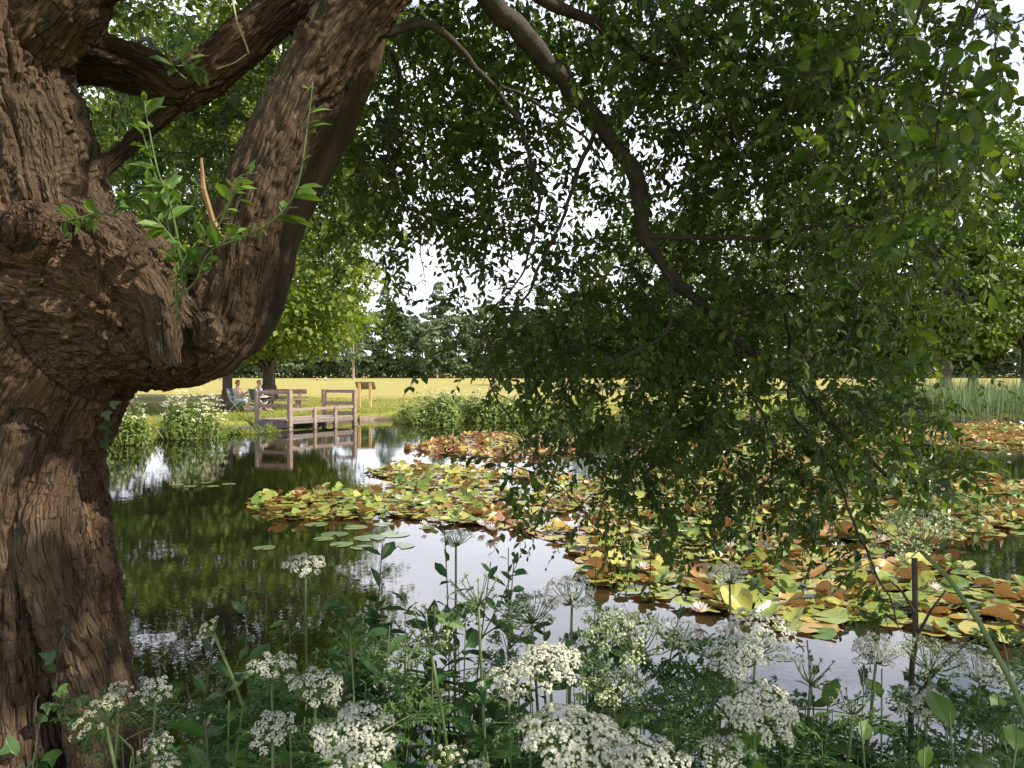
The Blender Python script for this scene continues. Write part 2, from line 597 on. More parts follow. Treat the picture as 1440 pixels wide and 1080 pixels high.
def lawnmat():
    m, nt, out = newmat('lawn')
    tc = N(nt, 'ShaderNodeTexCoord')
    n1 = N(nt, 'ShaderNodeTexNoise', Scale=.16, Detail=6.0, Roughness=.6)
    n2 = N(nt, 'ShaderNodeTexNoise', Scale=5.0, Detail=6.0, Roughness=.7)
    n3 = N(nt, 'ShaderNodeTexNoise', Scale=.55, Detail=5.0, Roughness=.65)
    mq = N(nt, 'ShaderNodeMapping')
    mq.inputs['Scale'].default_value = (.22, 1, 1)
    nt.links.new(tc.outputs['Object'], mq.inputs[0])
    for n in (n1, n2):
        nt.links.new(tc.outputs['Object'], n.inputs['Vector'])
    nt.links.new(mq.outputs[0], n3.inputs['Vector'])
    sp = N(nt, 'ShaderNodeSeparateXYZ')
    nt.links.new(tc.outputs['Object'], sp.inputs[0])
    # greener by the pond, straw coloured out on the field
    mr = N(nt, 'ShaderNodeMapRange')
    mr.inputs['From Min'].default_value = 33
    mr.inputs['From Max'].default_value = 62
    mr.inputs['To Min'].default_value = -.29
    mr.inputs['To Max'].default_value = .09
    nt.links.new(sp.outputs['Y'], mr.inputs['Value'])
    a1 = N(nt, 'ShaderNodeMath', operation='ADD')
    nt.links.new(n1.outputs['Fac'], a1.inputs[0])
    nt.links.new(mr.outputs[0], a1.inputs[1])
    a2 = N(nt, 'ShaderNodeMath', operation='MULTIPLY_ADD')
    a2.inputs[1].default_value = .35
    nt.links.new(n2.outputs['Fac'], a2.inputs[0])
    nt.links.new(a1.outputs[0], a2.inputs[2])
    a3 = N(nt, 'ShaderNodeMath', operation='MULTIPLY_ADD')
    a3.inputs[1].default_value = .8
    nt.links.new(n3.outputs['Fac'], a3.inputs[0])
    nt.links.new(a2.outputs[0], a3.inputs[2])
    rp = ramp(nt, [(.46, (.115, .155, .022)), (.70, (.22, .235, .04)), (.90, (.295, .255, .07)), (1.0, (.34, .29, .09))])
    mu = N(nt, 'ShaderNodeMath', operation='MULTIPLY')
    mu.inputs[1].default_value = .86
    nt.links.new(a3.outputs[0], mu.inputs[0])
    nt.links.new(mu.outputs[0], rp.inputs['Fac'])
    # bare mud under the water line
    mz = N(nt, 'ShaderNodeMapRange')
    mz.inputs['From Min'].default_value = .06
    mz.inputs['From Max'].default_value = .24
    nt.links.new(sp.outputs['Z'], mz.inputs['Value'])
    mx = N(nt, 'ShaderNodeMix', data_type='RGBA')
    nt.links.new(mz.outputs[0], mx.inputs['Factor'])
    mx.inputs['A'].default_value = (.10, .075, .05, 1)
    nt.links.new(rp.outputs['Color'], mx.inputs['B'])
    pb = N(nt, 'ShaderNodeBsdfPrincipled', Roughness=.9)
    pb.inputs['Specular IOR Level'].default_value = .15
    nt.links.new(mx.outputs['Result'], pb.inputs['Base Color'])
    n4 = N(nt, 'ShaderNodeTexNoise', Scale=14.0, Detail=4.0)
    nt.links.new(tc.outputs['Object'], n4.inputs['Vector'])
    bp = N(nt, 'ShaderNodeBump', Strength=.6, Distance=.05)
    nt.links.new(n4.outputs['Fac'], bp.inputs['Height'])
    nt.links.new(bp.outputs[0], pb.inputs['Normal'])
    nt.links.new(pb.outputs[0], out.inputs['Surface'])
    return m


M['lawn'] = lawnmat()
tag(g.build('lawn', M['lawn'], smooth=True), 'sunlit straw and green lawn round the pond running to the trees', 'lawn', kind='structure')


def watermat():
    m, nt, out = newmat('pond_water')
    tc = N(nt, 'ShaderNodeTexCoord')
    n1 = N(nt, 'ShaderNodeTexNoise', Scale=5.0, Detail=3.0, Roughness=.5)
    n2 = N(nt, 'ShaderNodeTexNoise', Scale=1.1, Detail=2.0)
    n3 = N(nt, 'ShaderNodeTexNoise', Scale=22.0, Detail=2.0)
    for n in (n1, n2, n3):
        nt.links.new(tc.outputs['Object'], n.inputs['Vector'])
    b1 = N(nt, 'ShaderNodeBump', Strength=1.0, Distance=.0007)
    nt.links.new(n1.outputs['Fac'], b1.inputs['Height'])
    b2 = N(nt, 'ShaderNodeBump', Strength=1.0, Distance=.0012)
    nt.links.new(n2.outputs['Fac'], b2.inputs['Height'])
    nt.links.new(b1.outputs[0], b2.inputs['Normal'])
    b3 = N(nt, 'ShaderNodeBump', Strength=1.0, Distance=.0002)
    nt.links.new(n3.outputs['Fac'], b3.inputs['Height'])
    nt.links.new(b2.outputs[0], b3.inputs['Normal'])
    pb = N(nt, 'ShaderNodeBsdfPrincipled', Roughness=.01, IOR=1.65)
    pb.inputs['Base Color'].default_value = (.007, .008, .004, 1)
    pb.inputs['Specular IOR Level'].default_value = .8
    nt.links.new(b3.outputs[0], pb.inputs['Normal'])
    nt.links.new(pb.outputs[0], out.inputs['Surface'])
    return m


g = Geo()
xs, ys = np.linspace(-21, 38, 30), np.linspace(1.6, 36.5, 20)
X, Y = np.meshgrid(xs, ys)
ii = (np.arange(19)[:, None] * 30 + np.arange(29)[None]).ravel()
g.add(np.stack([X, Y, X * 0], -1).reshape(-1, 3), [np.stack([ii, ii + 1, ii + 31, ii + 30], -1)])
tag(g.build('pond_water', watermat()), 'still dark pond water mirroring sky and trees', 'water', kind='structure')

# ------------------------------------------------------------------ leaf templates
# ovate leaf, unit length along +x, normal +z, folded on the midrib and drooping at the tip
LV = np.array([[0, 0, 0], [.30, .21, .05], [.32, 0, 0], [.30, -.21, .05], [.66, .23, .03], [.68, 0, -.03], [.66, -.23, .03], [1.0, 0, -.11]])
LF = [np.array([[0, 2, 1], [0, 3, 2], [4, 5, 7], [5, 6, 7]]), np.array([[1, 2, 5, 4], [2, 3, 6, 5]])]
# lanceolate
NV = LV * np.array([1, .72, 1.0])
# simple kite for far leaves
KV = np.array([[-.5, 0, 0], [0, -.34, .06], [.5, 0, -.04], [0, .34, .06]])
KF = [np.array([[0, 1, 2], [0, 2, 3]])]
# blade
BV = np.array([[0, -.5, 0], [0, .5, 0], [.5, -.38, 0], [.5, .38, 0], [1, 0, 0]])
BF = [np.array([[0, 2, 3, 1]]), np.array([[2, 4, 3]])]


def frames(dirs, ups, size, width=1.0):
    x = nrm(dirs)
    y = nrm(np.cross(ups, x))
    z = np.cross(x, y)
    size = np.broadcast_to(np.asarray(size, float), (len(x),))
    return np.stack([x * size[:, None], y * (size * width)[:, None], z * size[:, None]], -1)


def rdir(rng, n):
    return nrm(rng.normal(size=(n, 3)))


def crpath(pts, per=8):
    """Catmull-Rom through rows (x,y,z,r)"""
    p = np.asarray(pts, float)
    p = np.vstack([2 * p[0] - p[1], p, 2 * p[-1] - p[-2]])
    out = []
    for i in range(1, len(p) - 2):
        t = np.linspace(0, 1, per, endpoint=False)[:, None]
        a, b, c, d = p[i - 1], p[i], p[i + 1], p[i + 2]
        out.append(.5 * (2 * b + (c - a) * t + (2 * a - 5 * b + 4 * c - d) * t * t + (3 * b - a - 3 * c + d) * t ** 3))
    out.append(p[-2:-1])
    out = np.vstack(out)
    out[:, 3] = np.maximum(out[:, 3], .0008)
    return out


def PR(rows):
    """rows (px, py, depth, radius in metres) -> (x,y,z,r)"""
    return np.array([[*P(a, b, d), r] for a, b, d, r in rows])


# ------------------------------------------------------------------ the willow
wbase = P(10, 1150, 3.0)
WX, WY = float(wbase[0]), 3.0
willow = thing('willow_tree', (WX, WY, .3), 'huge gnarled old willow with deeply furrowed bark leaning over the pond', 'tree')
WL = np.array([WX, WY, .3])
CH = {
    'trunk': [PR([(15, 1290, 3.0, .74), (15, 1190, 3.0, .60), (12, 1080, 3.0, .515), (4, 980, 3.0, .475), (-2, 890, 3.0, .435), (-4, 760, 3.0, .395), (-2, 660, 3.0, .39),
                  (6, 580, 3.0, .41), (30, 500, 2.98, .43), (70, 430, 2.96, .42)]),
              PR([(-60, 560, 3.0, .34), (-20, 450, 3.0, .40), (20, 360, 3.0, .36)]),
              PR([(90, 640, 2.72, .06), (70, 740, 2.66, .10), (90, 860, 2.62, .10), (140, 1000, 2.58, .12), (170, 1150, 2.5, .14)]),
              PR([(40, 600, 2.68, .08), (10, 720, 2.66, .09), (20, 880, 2.62, .10), (40, 1100, 2.55, .14)]),
              PR([(35, 330, 2.80, .10), (36, 326, 2.66, .088)])],
    'upright_stem': [PR([(60, 440, 2.98, .40), (52, 360, 2.98, .345), (30, 280, 3.0, .325), (8, 190, 3.0, .30), (-10, 100, 3.0, .285), (-14, 0, 3.0, .30), (-30, -160, 3.0, .27),
                   (-60, -380, 3.0, .24), (-60, -700, 2.9, .18), (0, -1000, 2.8, .10)]),
             PR([(-20, 150, 3.12, .10), (35, 72, 2.98, .165), (118, -25, 2.92, .135), (190, -140, 2.9, .12), (250, -330, 2.8, .09), (330, -600, 2.6, .04)])],
    'low_limb': [PR([(70, 420, 2.95, .38), (135, 428, 2.90, .365), (175, 452, 2.86, .29), (206, 482, 2.83, .205), (226, 508, 2.82, .135), (246, 534, 2.82, .06)]),
                 PR([(150, 480, 2.95, .2), (215, 490, 2.98, .16), (268, 490, 3.0, .155), (312, 450, 2.98, .16), (332, 385, 2.97, .152), (350, 310, 2.96, .138), (382, 225, 2.96, .128),
                     (425, 135, 2.98, .126), (470, 60, 3.0, .128), (515, 0, 3.05, .13), (575, -80, 3.1, .125), (640, -190, 3.15, .11), (760, -330, 3.2, .09)]),
                 PR([(150, 360, 2.76, .05), (200, 400, 2.70, .075), (225, 455, 2.68, .07), (235, 520, 2.68, .05)]),
                 PR([(285, 452, 2.84, .05), (292, 470, 2.80, .06), (285, 492, 2.8, .04)]),
                 PR([(266, 425, 2.86, .03), (262, 455, 2.83, .045), (268, 490, 2.84, .05), (285, 515, 2.86, .05)])],
    'smooth_limb': [PR([(285, 490, 3.12, .12), (342, 455, 3.2, .118), (372, 395, 3.26, .105), (396, 325, 3.3, .09), (424, 265, 3.32, .092), (453, 200, 3.34, .098),
                        (482, 138, 3.34, .10), (508, 75, 3.34, .094), (526, 10, 3.35, .09), (560, -80, 3.3, .09), (640, -220, 3.4, .08)])],
    'back_limb': [PR([(20, 110, 3.35, .16), (90, 82, 3.42, .125), (150, 86, 3.44, .118), (210, 104, 3.46, .112), (262, 122, 3.48, .105), (310, 88, 3.5, .10), (360, 42, 3.52, .098),
                      (405, 0, 3.55, .10), (480, -90, 3.6, .09), (560, -260, 3.7, .06)]),
                  PR([(262, 128, 3.48, .06), (225, 165, 3.48, .045), (185, 200, 3.46, .042), (140, 245, 3.4, .04), (110, 290, 3.3, .05)])],
}
gt = Geo()
SEG = []      # a, b, r, chain index, arc start, frame
names = list(CH)
for ci, nme in enumerate(names):
    for rows in CH[nme]:
        pth = crpath(rows, 7)
        wob = fbm(pth[:, :3] * 3.1 + ci * 7, 2, 11)
        gt.tube(pth[:, :3], pth[:, 3] * (1 + .06 * wob), 20)
        s = 0.0
        T = nrm(np.gradient(pth[:, :3], axis=0))
        u = nrm(np.cross(T[0], [0.3, 1, 0.1]))
        for i in range(len(pth) - 1):
            u = nrm(u - T[i] * (u @ T[i]))
            L_ = np.linalg.norm(pth[i + 1, :3] - pth[i, :3])
            SEG.append((pth[i, :3], pth[i + 1, :3], .5 * (pth[i, 3] + pth[i + 1, 3]), ci, s, L_, T[i], u))
            s += L_
tmp = gt.build('willow_shell', None)
rm = tmp.modifiers.new('r', 'REMESH')
rm.mode = 'VOXEL'
rm.voxel_size = .0078
dg = bpy.context.evaluated_depsgraph_get()
ev = tmp.evaluated_get(dg).to_mesh()
nv = len(ev.vertices)
V = np.empty(nv * 3, np.float32); ev.vertices.foreach_get('co', V); V = V.reshape(-1, 3).astype(float)
nl = len(ev.loops)
L = np.empty(nl, np.int32); ev.loops.foreach_get('vertex_index', L)
Q = L.reshape(-1, 4)
bpy.data.objects.remove(tmp)
E = np.vstack([Q[:, [0, 1]], Q[:, [1, 2]], Q[:, [2, 3]], Q[:, [3, 0]]])
deg = np.bincount(E.ravel(), minlength=nv).astype(float)


def lap(X):
    X2 = X.reshape(nv, -1)
    out = np.zeros_like(X2)
    for k in range(X2.shape[1]):
        out[:, k] = np.bincount(E[:, 0], X2[E[:, 1], k], nv) + np.bincount(E[:, 1], X2[E[:, 0], k], nv)
    return (out / deg[:, None]).reshape(X.shape)


for k in range(16):
    V = V + .6 * (lap(V) - V)
# nearest skeleton segment -> local bark coordinates
SA = np.array([s[0] for s in SEG]); SB = np.array([s[1] for s in SEG]); SRr = np.array([s[2] for s in SEG])
SCi = np.array([s[3] for s in SEG]); SS = np.array([s[4] for s in SEG]); SLn = np.array([s[5] for s in SEG])
ST = np.array([s[6] for s in SEG]); SU = np.array([s[7] for s in SEG]); SWv = np.cross(ST, SU)
best = np.full(nv, 1e9); bi = np.zeros(nv, int); bt = np.zeros(nv)
for k in range(len(SEG)):
    ab = SB[k] - SA[k]
    t = np.clip(((V - SA[k]) @ ab) / (ab @ ab), 0, 1)
    d = np.linalg.norm(V - SA[k] - t[:, None] * ab, axis=1) - SRr[k]
    m = d < best
    best[m] = d[m]; bi[m] = k; bt[m] = t[m]
pt = SA[bi] + bt[:, None] * (SB - SA)[bi]
off = V - pt
bc = np.stack([np.einsum('ij,ij->i', off, SU[bi]), np.einsum('ij,ij->i', off, SWv[bi]), (SS[bi] + bt * SLn[bi]) * .17 + SCi[bi] * 3.3], 1)
# vertex normals
fn = np.cross(V[Q[:, 2]] - V[Q[:, 0]], V[Q[:, 3]] - V[Q[:, 1]])
vn = np.zeros_like(V)
for k in range(4):
    for c in range(3):
        vn[:, c] += np.bincount(Q[:, k], fn[:, c], nv)
vn = nrm(vn)
warp = np.stack([fbm(V * 5.0, 2, 21), fbm(V * 5.0 + 9, 2, 22), fbm(V * 5.0 + 31, 2, 23)], 1)
q = bc + .030 * warp
d1, d2 = worley(q * 15, 31)
ridge = sstep(.03, .24, d2 - d1)
e1, e2 = worley(q * 32.0 + 4.1, 37)
ridge2 = sstep(.03, .30, e2 - e1)
rough = np.where(SCi[bi] == names.index('smooth_limb'), .30, 1.0)
rough = lap(lap(lap(lap(rough))))
lump = fbm(V * 4.2, 3, 41)
folds = np.abs(fbm(np.stack([bc[:, 0] * 5, bc[:, 1] * 5, bc[:, 2] * 2.2], 1) + .5 * warp, 2, 47))
pl = sstep(-.25, .35, vnoise(V * 2.6, 51))            # bark is plated in places, furrowed in others
disp = rough * ((ridge - .75) * .024 * (.3 + .7 * pl) + (ridge2 - .75) * .011 * (.5 + .5 * pl) + (.32 - folds) * .014 * (1 - .5 * pl)) + .018 * lump * np.minimum(1, SRr[bi] / .25)
disp += .004 * fbm(V * 38, 2, 61) * rough
disp = disp * np.clip(SRr[bi] / .14, .25, 1.0)
disp = .85 * disp + .15 * lap(disp)
V = V + vn * disp[:, None]
WOODV = V.copy()
# split into trunk and limbs by nearest chain (smoothed)
lab = SCi[bi]
votes = np.stack([(lab == c).astype(float) for c in range(len(names))], 1)
for k in range(10):
    votes = lap(votes)
lab = votes.argmax(1)
fl = votes[Q].sum(1).argmax(1)
fn = np.cross(V[Q[:, 2]] - V[Q[:, 0]], V[Q[:, 3]] - V[Q[:, 1]])
vn = np.zeros_like(V)
for k in range(4):
    for c in range(3):
        vn[:, c] += np.bincount(Q[:, k], fn[:, c], nv)
vn = nrm(vn)
for c, nme in enumerate(names):
    fq = Q[fl == c]
    if len(fq) == 0:
        continue
    used, inv = np.unique(fq, return_inverse=True)
    o = mk('trunk' if nme == 'trunk' else 'limb', V[used] - WL, inv.ravel(), np.full(len(fq), 4), np.full(len(fq), .5), M['bark_smooth' if nme == 'smooth_limb' else 'bark'], willow, True)
    at = o.data.attributes.new('barkco', 'FLOAT_VECTOR', 'POINT')
    at.data.foreach_set('vector', bc[used].astype(np.float32).ravel())
    o.data.normals_split_custom_set_from_vertices([tuple(v) for v in vn[used]])
    if nme == 'smooth_limb':
        o['label'] = 'smoother grey limb behind the rugged one'

# main branches of the hanging bough: rows (px, py, depth, radius)
BR = [
    [(600, -150, 3.2, .075), (690, -5, 3.4, .052), (765, 82, 3.6, .047), (850, 183, 3.8, .043), (893, 255, 3.9, .039), (908, 330, 4.0, .035), (950, 395, 4.1, .029),
     (1020, 462, 4.2, .025), (1080, 512, 4.3, .022), (1160, 585, 4.4, .018), (1215, 640, 4.45, .014), (1262, 690, 4.5, .007)],
    [(620, -160, 3.3, .055), (760, -5, 3.5, .036), (830, 25, 3.7, .031), (880, 65, 3.8, .025), (960, 110, 4.0, .017), (1010, 160, 4.2, .011), (1040, 230, 4.3, .006)],
    [(515, 45, 3.15, .040), (560, 38, 3.2, .032), (610, 42, 3.3, .026), (690, 112, 3.5, .020), (738, 200, 3.7, .017), (757, 262, 3.8, .014), (748, 340, 3.9, .012), (716, 410, 4.0, .009), (680, 470, 4.1, .005)],
    [(690, 114, 3.52, .014), (745, 140, 3.6, .012), (820, 190, 3.75, .011), (850, 240, 3.8, .007)],
    [(838, 175, 3.8, .022), (818, 235, 3.85, .018), (795, 300, 3.9, .015), (762, 360, 3.95, .013), (732, 432, 4.0, .011), (692, 476, 4.05, .009), (682, 515, 4.1, .008), (716, 590, 4.15, .0075), (770, 665, 4.2, .006), (842, 745, 4.3, .004)],
    [(908, 335, 4.0, .024), (960, 331, 3.95, .022), (1010, 336, 3.9, .021), (1065, 340, 3.85, .019), (1130, 324, 3.8, .017), (1185, 316, 3.75, .015), (1250, 328, 3.7, .012), (1300, 346, 3.65, .009), (1325, 385, 3.6, .005)],
    [(1310, -60, 2.6, .017), (1290, 20, 2.7, .014), (1272, 75, 2.8, .012), (1240, 112, 2.9, .010), (1195, 152, 3.0, .008), (1130, 195, 3.1, .006), (1075, 245, 3.2, .004)],
    [(930, 372, 4.05, .018), (948, 430, 4.0, .016), (938, 470, 4.0, .013), (890, 500, 4.0, .010), (850, 505, 4.0, .006)],
    [(1060, 390, 4.3, .010), (1100, 440, 4.3, .013), (1108, 520, 4.35, .014), (1110, 575, 4.35, .014), (1150, 625, 4.3, .013), (1185, 690, 4.2, .012), (1215, 765, 4.1, .011), (1245, 835, 4.0, .008), (1268, 885, 3.95, .004)],
    [(1030, 470, 4.2, .011), (1060, 560, 4.2, .010), (1085, 640, 4.2, .007), (1060, 740, 4.1, .004)],
    [(1180, 320, 3.75, .010), (1200, 250, 3.6, .010), (1260, 190, 3.4, .008), (1310, 120, 3.2, .006)],
    [(540, 60, 3.2, .02), (560, 130, 3.5, .015), (545, 200, 3.7, .012), (560, 270, 3.9, .009), (590, 330, 4.0, .006), (600, 400, 4.1, .004)],
    [(1380, -40, 2.0, .010), (1350, 60, 2.05, .008), (1320, 150, 2.1, .006), (1310, 260, 2.15, .004)],
    [(1190, 330, 3.75, .009), (1215, 400, 3.7, .007), (1195, 470, 3.7, .006), (1170, 560, 3.8, .004)],
    [(1320, 345, 3.6, .006), (1345, 400, 3.5, .006), (1370, 445, 3.4, .004), (1402, 468, 3.4, .002)],
    # behind the trunk
    [(360, 30, 3.6, .03), (420, 60, 4.0, .022), (400, 150, 4.5, .016), (340, 260, 4.8, .010), (300, 330, 5.0, .005)],
    [(240, 110, 3.5, .02), (200, 60, 4.2, .02), (160, 160, 4.8, .014), (180, 260, 5.0, .008)],
]
# limbs above the frame that carry the shading crown (world coordinates)
UP = [
    [(*P(760, -330, 3.2), .09), (1.4, 3.2, 5.1, .085), (3.0, 3.1, 5.7, .07), (5.0, 2.9, 6.0, .05), (7.5, 2.6, 5.9, .03)],
    [(*P(640, -220, 3.4), .08), (.6, 4.0, 5.2, .07), (2.2, 4.6, 5.8, .055), (4.2, 4.9, 6.0, .04), (6.5, 4.8, 5.7, .02)],
    [(*P(250, -330, 2.8), .08), (-.4, 1.9, 5.4, .065), (1.0, 1.2, 5.9, .05), (3.2, .8, 6.2, .03)],
    [(*P(-60, -700, 2.9), .16), (-1.6, 2.6, 6.4, .12), (-.6, 2.0, 7.2, .08), (1.2, 1.6, 7.8, .05), (3.5, 1.8, 8.0, .03)],
    [(*P(560, -260, 3.7), .06), (-.6, 4.6, 4.9, .05), (-.8, 5.6, 5.2, .03), (-.5, 6.6, 4.9, .015)],
]
nodes = []
for rows in BR:
    pth = crpath(PR(rows), 10)
    pth[:, 3] *= (1 + .16 * fbm(pth[:, :3] * 9, 2, 70)) * (1.0 if rows[0][3] > .06 or len(rows) == 12 else .62 if rows[0][3] < .03 or rows[0][0] < 560 else .85)
    pth[:, :3] += .020 * np.stack([fbm(pth[:, :3] * 6 + k * 11, 3, 71) for k in range(3)], 1)
    gb = Geo()
    gb.tube(pth[:, :3] - WL, pth[:, 3], 10)
    gb.build('branch', M['twig'], willow, True)
    nodes.append(pth)
for rows in UP:
    pth = crpath(rows, 10)
    gb = Geo()
    gb.tube(pth[:, :3] - WL, pth[:, 3], 10)
    gb.build('branch', M['twig'], willow, True)
    nodes.append(pth)
ND = np.vstack(nodes)[:, :3]

# where foliage hangs: (cx, cy, rx, ry, depth0, depth1, shoots)
REG = [
    (620, 60, 120, 80, 3.5, 5.2, 130), (760, 60, 130, 80, 3.6, 5.4, 120), (930, 60, 120, 90, 3.4, 5.2, 130), (1080, 70, 130, 100, 3.2, 5.0, 150), (1230, 90, 110, 110, 2.8, 4.8, 130),
    (570, 190, 80, 90, 3.8, 5.6, 105), (680, 200, 80, 80, 3.8, 5.4, 95), (800, 210, 60, 60, 3.8, 5.4, 24), (970, 190, 90, 80, 3.6, 5.2, 80), (1090, 210, 110, 90, 3.4, 5.2, 120),
    (1220, 250, 90, 110, 3.0, 4.8, 100), (570, 290, 80, 45, 4.0, 5.6, 62), (680, 300, 70, 45, 4.0, 5.4, 40), (620, 390, 80, 45, 4.2, 5.5, 13), (525, 240, 45, 90, 4.0, 6.0, 50),
    (840, 400, 100, 90, 3.9, 5.6, 125), (800, 480, 80, 60, 4.0, 5.5, 95), (960, 350, 110, 90, 3.8, 5.4, 120), (960, 480, 120, 90, 3.8, 5.4, 150),
    (1100, 400, 120, 100, 3.6, 5.4, 125), (1100, 530, 110, 80, 3.8, 5.4, 115), (1200, 430, 80, 110, 3.4, 5.0, 85), (1230, 560, 90, 60, 3.6, 5.0, 75),
    (870, 600, 90, 70, 4.0, 5.2, 85), (850, 680, 70, 60, 4.0, 5.0, 52), (960, 600, 70, 60, 4.0, 5.2, 50), (1060, 640, 80, 60, 4.0, 5.0, 60), (1160, 650, 100, 50, 3.8, 5.0, 60),
    (1130, 720, 60, 50, 3.9, 4.8, 26), (910, 740, 50, 50, 4.0, 4.8, 16), (1240, 700, 70, 50, 3.8, 4.6, 18), (700, 440, 50, 40, 4.0, 5.0, 14), (740, 520, 60, 50, 4.0, 5.0, 26),
    (1290, 600, 70, 30, 3.4, 4.4, 22), (1225, 830, 40, 60, 3.8, 4.2, 12), (1360, 690, 60, 30, 3.2, 4.0, 4), (1320, 160, 80, 160, 2.6, 4.4, 60),
    (200, 150, 120, 120, 4.2, 6.5, 150), (330, 130, 90, 130, 4.2, 6.5, 130), (230, 320, 90, 110, 4.4, 6.5, 75), (450, 60, 90, 60, 4.0, 6.0, 70), (440, 190, 60, 120, 4.2, 6.5, 70), (430, 30, 110, 60, 3.8, 5.5, 40), (190, 20, 90, 60, 4, 6, 70), (150, 110, 50, 70, 4.4, 6.5, 40), (480, 20, 60, 40, 3.8, 5.5, 30),
]
tg = []
for cx, cy, rx, ry, a, b, n in REG:
    n = int(n * (.50 if cx > 780 and cy > 330 else .74 if cx > 780 else .62))
    u = RNG.normal(size=(n, 2)) * .52
    n_sh = .15 if (cx > 780 and cy > 150) else 0
    dd = RNG.uniform(a + n_sh, b + n_sh, n)
    for k in range(n):
        tg.append(P(cx + rx * u[k, 0] * 1.25, cy + ry * u[k, 1] * 1.25, dd[k]))
tg = np.array(tg)
tg = tg[tg[:, 2] > .45]


def grow(targets, ND, gtw, rng, shoot=(.20, .42), leaf=.052, per=(12, 19), droop=.5, fan=2, twr=.0030):
    """join every target to the nearest wood already there, then set leafy shoots at it"""
    d0 = np.array([np.min(np.sum((ND - t) ** 2, 1)) for t in targets])
    pos, dirs, ups, sz, hue = [], [], [], [], []
    buf = np.empty((len(ND) + len(targets) * 14, 3))
    buf[:len(ND)] = ND
    cnt = len(ND)
    for i in np.argsort(d0):
        t = targets[i]
        k = np.argmin(np.sum((buf[:cnt] - t) ** 2, 1))
        a = buf[k]
        D = t - a
        dist = np.linalg.norm(D)
        mid = a + D * .5 + np.array([0, 0, .16 * dist]) + rng.normal(size=3) * .07 * dist
        n = max(3, min(8, int(dist / .07)))
        s = np.linspace(0, 1, n + 1)[:, None]
        path = (1 - s) ** 2 * a + 2 * s * (1 - s) * mid + s * s * t
        path[1:-1] += rng.normal(size=(n - 1, 3)) * .012 * min(1, dist / .25)
        gtw.tube(path, np.linspace(twr + .0035 * min(1.2, dist), twr * .6, n + 1), 4, False)
        buf[cnt:cnt + n] = path[1:]
        cnt += n
        tt = nrm(path[-1] - path[-2])
        sh = []
        for f in range(fan):
            L_ = rng.uniform(*shoot)
            dv = nrm(tt + rng.normal(size=3) * .75 + np.array([0, 0, -droop * rng.uniform(0, 1.2)]))
            m = 5
            s = np.linspace(0, 1, m)[:, None]
            sp_ = t + dv * s * L_ + np.array([0, 0, -1]) * (s ** 2) * L_ * droop * .6 + rng.normal(size=(m, 3)) * .006
            gtw.tube(sp_, np.linspace(.0020, .0010, m), 3, False)
            sh.append((sp_, dv))
        if n > 4:
            sh.append((path[n // 2:], tt))
        kf, kh = rng.uniform(.72, 1.4), rng.normal(.45, .2)
        for sp_, dv in sh:
            pln = nrm(np.cross(dv, rng.normal(size=3)))
            nl_ = rng.integers(*per)
            s = np.clip(np.linspace(.06, 1, nl_) + rng.normal(size=nl_) * .015, 0, 1) * (len(sp_) - 1)
            i0 = np.minimum(s.astype(int), len(sp_) - 2)
            fr = (s - i0)[:, None]
            pp = sp_[i0] * (1 - fr) + sp_[i0 + 1] * fr
            tn = nrm(sp_[i0 + 1] - sp_[i0])
            side = pln * np.where(np.arange(nl_) % 2 == 0, 1, -1)[:, None] + rng.normal(size=(nl_, 3)) * .4
            side = nrm(side - tn * np.sum(side * tn, 1)[:, None])
            dr = nrm(tn * rng.uniform(.2, .8, (nl_, 1)) + side * .9 + np.array([0, 0, -.28]))
            up = nrm(np.cross(dv, pln) * np.sign(np.cross(dv, pln)[2] + 1e-6) * .6 + np.array([0, 0, .5]) + rng.normal(size=(nl_, 3)) * .45)
            pos.append(pp); dirs.append(dr); ups.append(up); sz.append(leaf * kf * rng.uniform(.7, 1.25, nl_) * np.linspace(1.15, .75, nl_)); hue.append(np.clip(kh + rng.normal(size=nl_) * .13, 0, 1))
    return np.vstack(pos), np.vstack(dirs), np.vstack(ups), np.concatenate(sz), buf[:cnt], np.concatenate(hue)


gtw = Geo()
p_, d_, u_, s_, ND2, rn = grow(tg, ND, gtw, RNG)
gl = Geo()
gl.inst(LV, LF, frames(d_, u_, s_), p_ - WL, rn)
print('willow leaves', len(p_))
gtw2 = Geo()
# big leaves close to the lens, upper right
tb = np.array([P(*v) for v in [(1330, 60, 2.0), (1350, 130, 2.05), (1300, 150, 2.1), (1290, 40, 2.0), (1345, 210, 2.1), (1290, 240, 2.2), (1260, 160, 2.2), (1330, 290, 2.2), (1270, 300, 2.3),
                               (1400, 60, 1.9), (1410, 110, 1.95), (1385, 20, 1.9), (1240, 220, 2.3), (1300, 90, 2.0), (1160, 70, 2.5), (1180, 130, 2.5), (1120, 110, 2.6), (1390, 400, 2.6), (1100, 180, 2.7), (1150, 230, 2.7)]])
p_, d_, u_, s_, _, _ = grow(tb, ND2, gtw2, RNG, (.10, .2), .052, (6, 10), .6, 2, .0025)
gl.inst(LV * np.array([1, 1.25, 1]), LF, frames(d_, u_, s_), p_ - WL, np.clip(RNG.normal(.40, .18, len(p_)), 0, 1))
